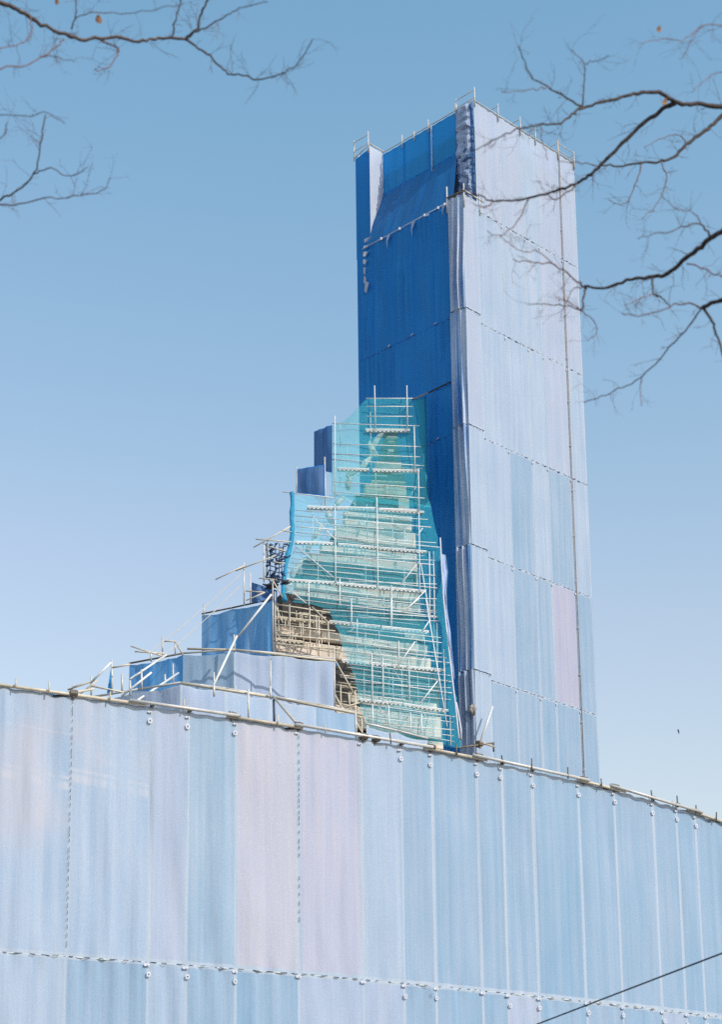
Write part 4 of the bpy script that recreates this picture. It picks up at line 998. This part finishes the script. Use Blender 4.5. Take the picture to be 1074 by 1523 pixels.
RBR = [
 ([(1130, 170), (1074, 159), (1040, 154), (1010, 153), (985, 140), (960, 137), (930, 143), (900, 151), (868, 160), (855, 168), (840, 180), (820, 185), (790, 188), (770, 192), (740, 206), (705, 223)], 12, 11, 5.2, .8, 8),
 ([(868, 160), (840, 143), (815, 130), (790, 112), (779, 85), (772, 68)], 11.5, 10.6, 1.8, .7, None),
 ([(868, 160), (869, 125), (870, 95), (850, 74)], 11.5, 11, 1.3, .6, None),
 ([(870, 95), (886, 90), (906, 84)], 11, 10.6, .9, .5, None),
 ([(815, 130), (785, 135), (745, 137)], 11, 10.3, 1.0, .5, None),
 ([(805, 187), (806, 205), (815, 236)], 11.2, 10.8, 1.0, .6, None),
 ([(1005, 153), (980, 166), (950, 190), (920, 220), (895, 245), (875, 262), (855, 274), (830, 282), (800, 292), (770, 297), (735, 299), (718, 293), (700, 288)], 11.8, 12.2, 4.2, 1.0, None),
 ([(735, 299), (722, 308), (706, 304)], 12.2, 12, 1.2, .6, None),
 ([(787, 295), (772, 325), (746, 351)], 12.1, 11.5, 1.4, .7, None),
 ([(746, 351), (725, 345)], 11.5, 11.2, .8, .5, None),
 ([(860, 272), (842, 287), (828, 296), (815, 290)], 12, 11.8, 1.7, .9, None),
 ([(1130, 135), (1074, 173), (1050, 195), (1025, 212), (1005, 232), (985, 240), (955, 243), (920, 247), (893, 246)], 13, 12.2, 5.0, 1.3, 8),
 ([(893, 246), (865, 242), (830, 240)], 12.2, 11.6, 1.1, .5, None),
 ([(955, 245), (945, 275), (930, 302), (905, 298)], 12.4, 12, 1.3, .6, None),
 ([(985, 242), (992, 270), (975, 308), (955, 325)], 12.5, 11.8, 1.2, .5, None),
 ([(1020, 212), (1010, 200), (985, 205), (960, 218)], 12.6, 12, 1.0, .5, None),
 ([(1130, 315), (1074, 345), (1050, 360), (1020, 385), (995, 405), (970, 413), (940, 415), (905, 427), (870, 427)], 11, 12, 6.0, 2.0, 6),
 ([(870, 427), (850, 410), (820, 392), (790, 390), (764, 387)], 12, 11.3, 1.6, .7, None),
 ([(830, 398), (800, 375), (770, 372), (745, 350)], 11.7, 11, 1.0, .5, None),
 ([(872, 427), (868, 445), (865, 462), (845, 455), (815, 453), (785, 452)], 12, 11.4, 2.0, .6, None),
 ([(865, 462), (845, 448), (825, 440)], 11.9, 11.6, 1.0, .5, None),
 ([(865, 462), (885, 480), (888, 495), (873, 506)], 11.9, 11.5, 1.0, .5, None),
 ([(870, 427), (850, 435), (835, 470)], 12, 11.6, 1.0, .5, None),
 ([(972, 413), (972, 437), (985, 442), (997, 457)], 11.6, 11.3, 2.0, .8, None),
 ([(972, 437), (950, 445), (928, 455)], 11.5, 11, 1.0, .5, None),
 ([(1057, 352), (1043, 333), (1020, 337), (990, 345), (950, 353)], 11.1, 10.2, 1.9, .6, None),
 ([(1043, 333), (1030, 315), (1005, 310), (985, 290)], 11, 10, 1.0, .5, None),
 ([(1130, 428), (1074, 446), (1046, 458)], 10.8, 11, 4.8, 3.2, 5),
 ([(1046, 458), (1020, 452), (980, 463), (945, 470), (925, 466)], 11, 10.4, 1.6, .6, None),
 ([(1046, 458), (1025, 485), (990, 525), (955, 560), (920, 580), (890, 592), (868, 600)], 11, 12.2, 1.5, .6, None),
 ([(955, 561), (953, 585), (956, 605)], 11.8, 11.6, .9, .5, None),
 ([(1046, 458), (1060, 478), (1070, 505), (1080, 545)], 11, 11, 2.6, 1.4, None),
 ([(1025, 393), (1050, 400), (1074, 412), (1100, 420)], 11.2, 10.8, 1.2, 1.0, None),
 ([(1130, 20), (1074, 36), (1045, 38), (1015, 60), (985, 58), (955, 62)], 10, 9.4, 1.3, .6, 8),
 ([(1045, 38), (1030, 60), (1012, 90)], 9.7, 9.4, .9, .5, None),
 ([(1100, 120), (1074, 105), (1050, 120), (1030, 135)], 10.4, 10, .9, .5, None),
]
tree('bare_tree', 'bare winter tree whose thin twigs hang into the clear sky opposite the tower', (-3.4, 10.6, 0), 10.5, LBR, [(82, -2, 10.8, .045), (149, 22, 10.8, .065)], 4, 8)
tree('bare_tree', 'bare winter tree whose dark boughs reach across the sunlit tower face', (5.6, 12.0, 0), 11.0, RBR, [(984, 38, 10.0, .045), (988, 146, 11.6, .055)], 8, 8)
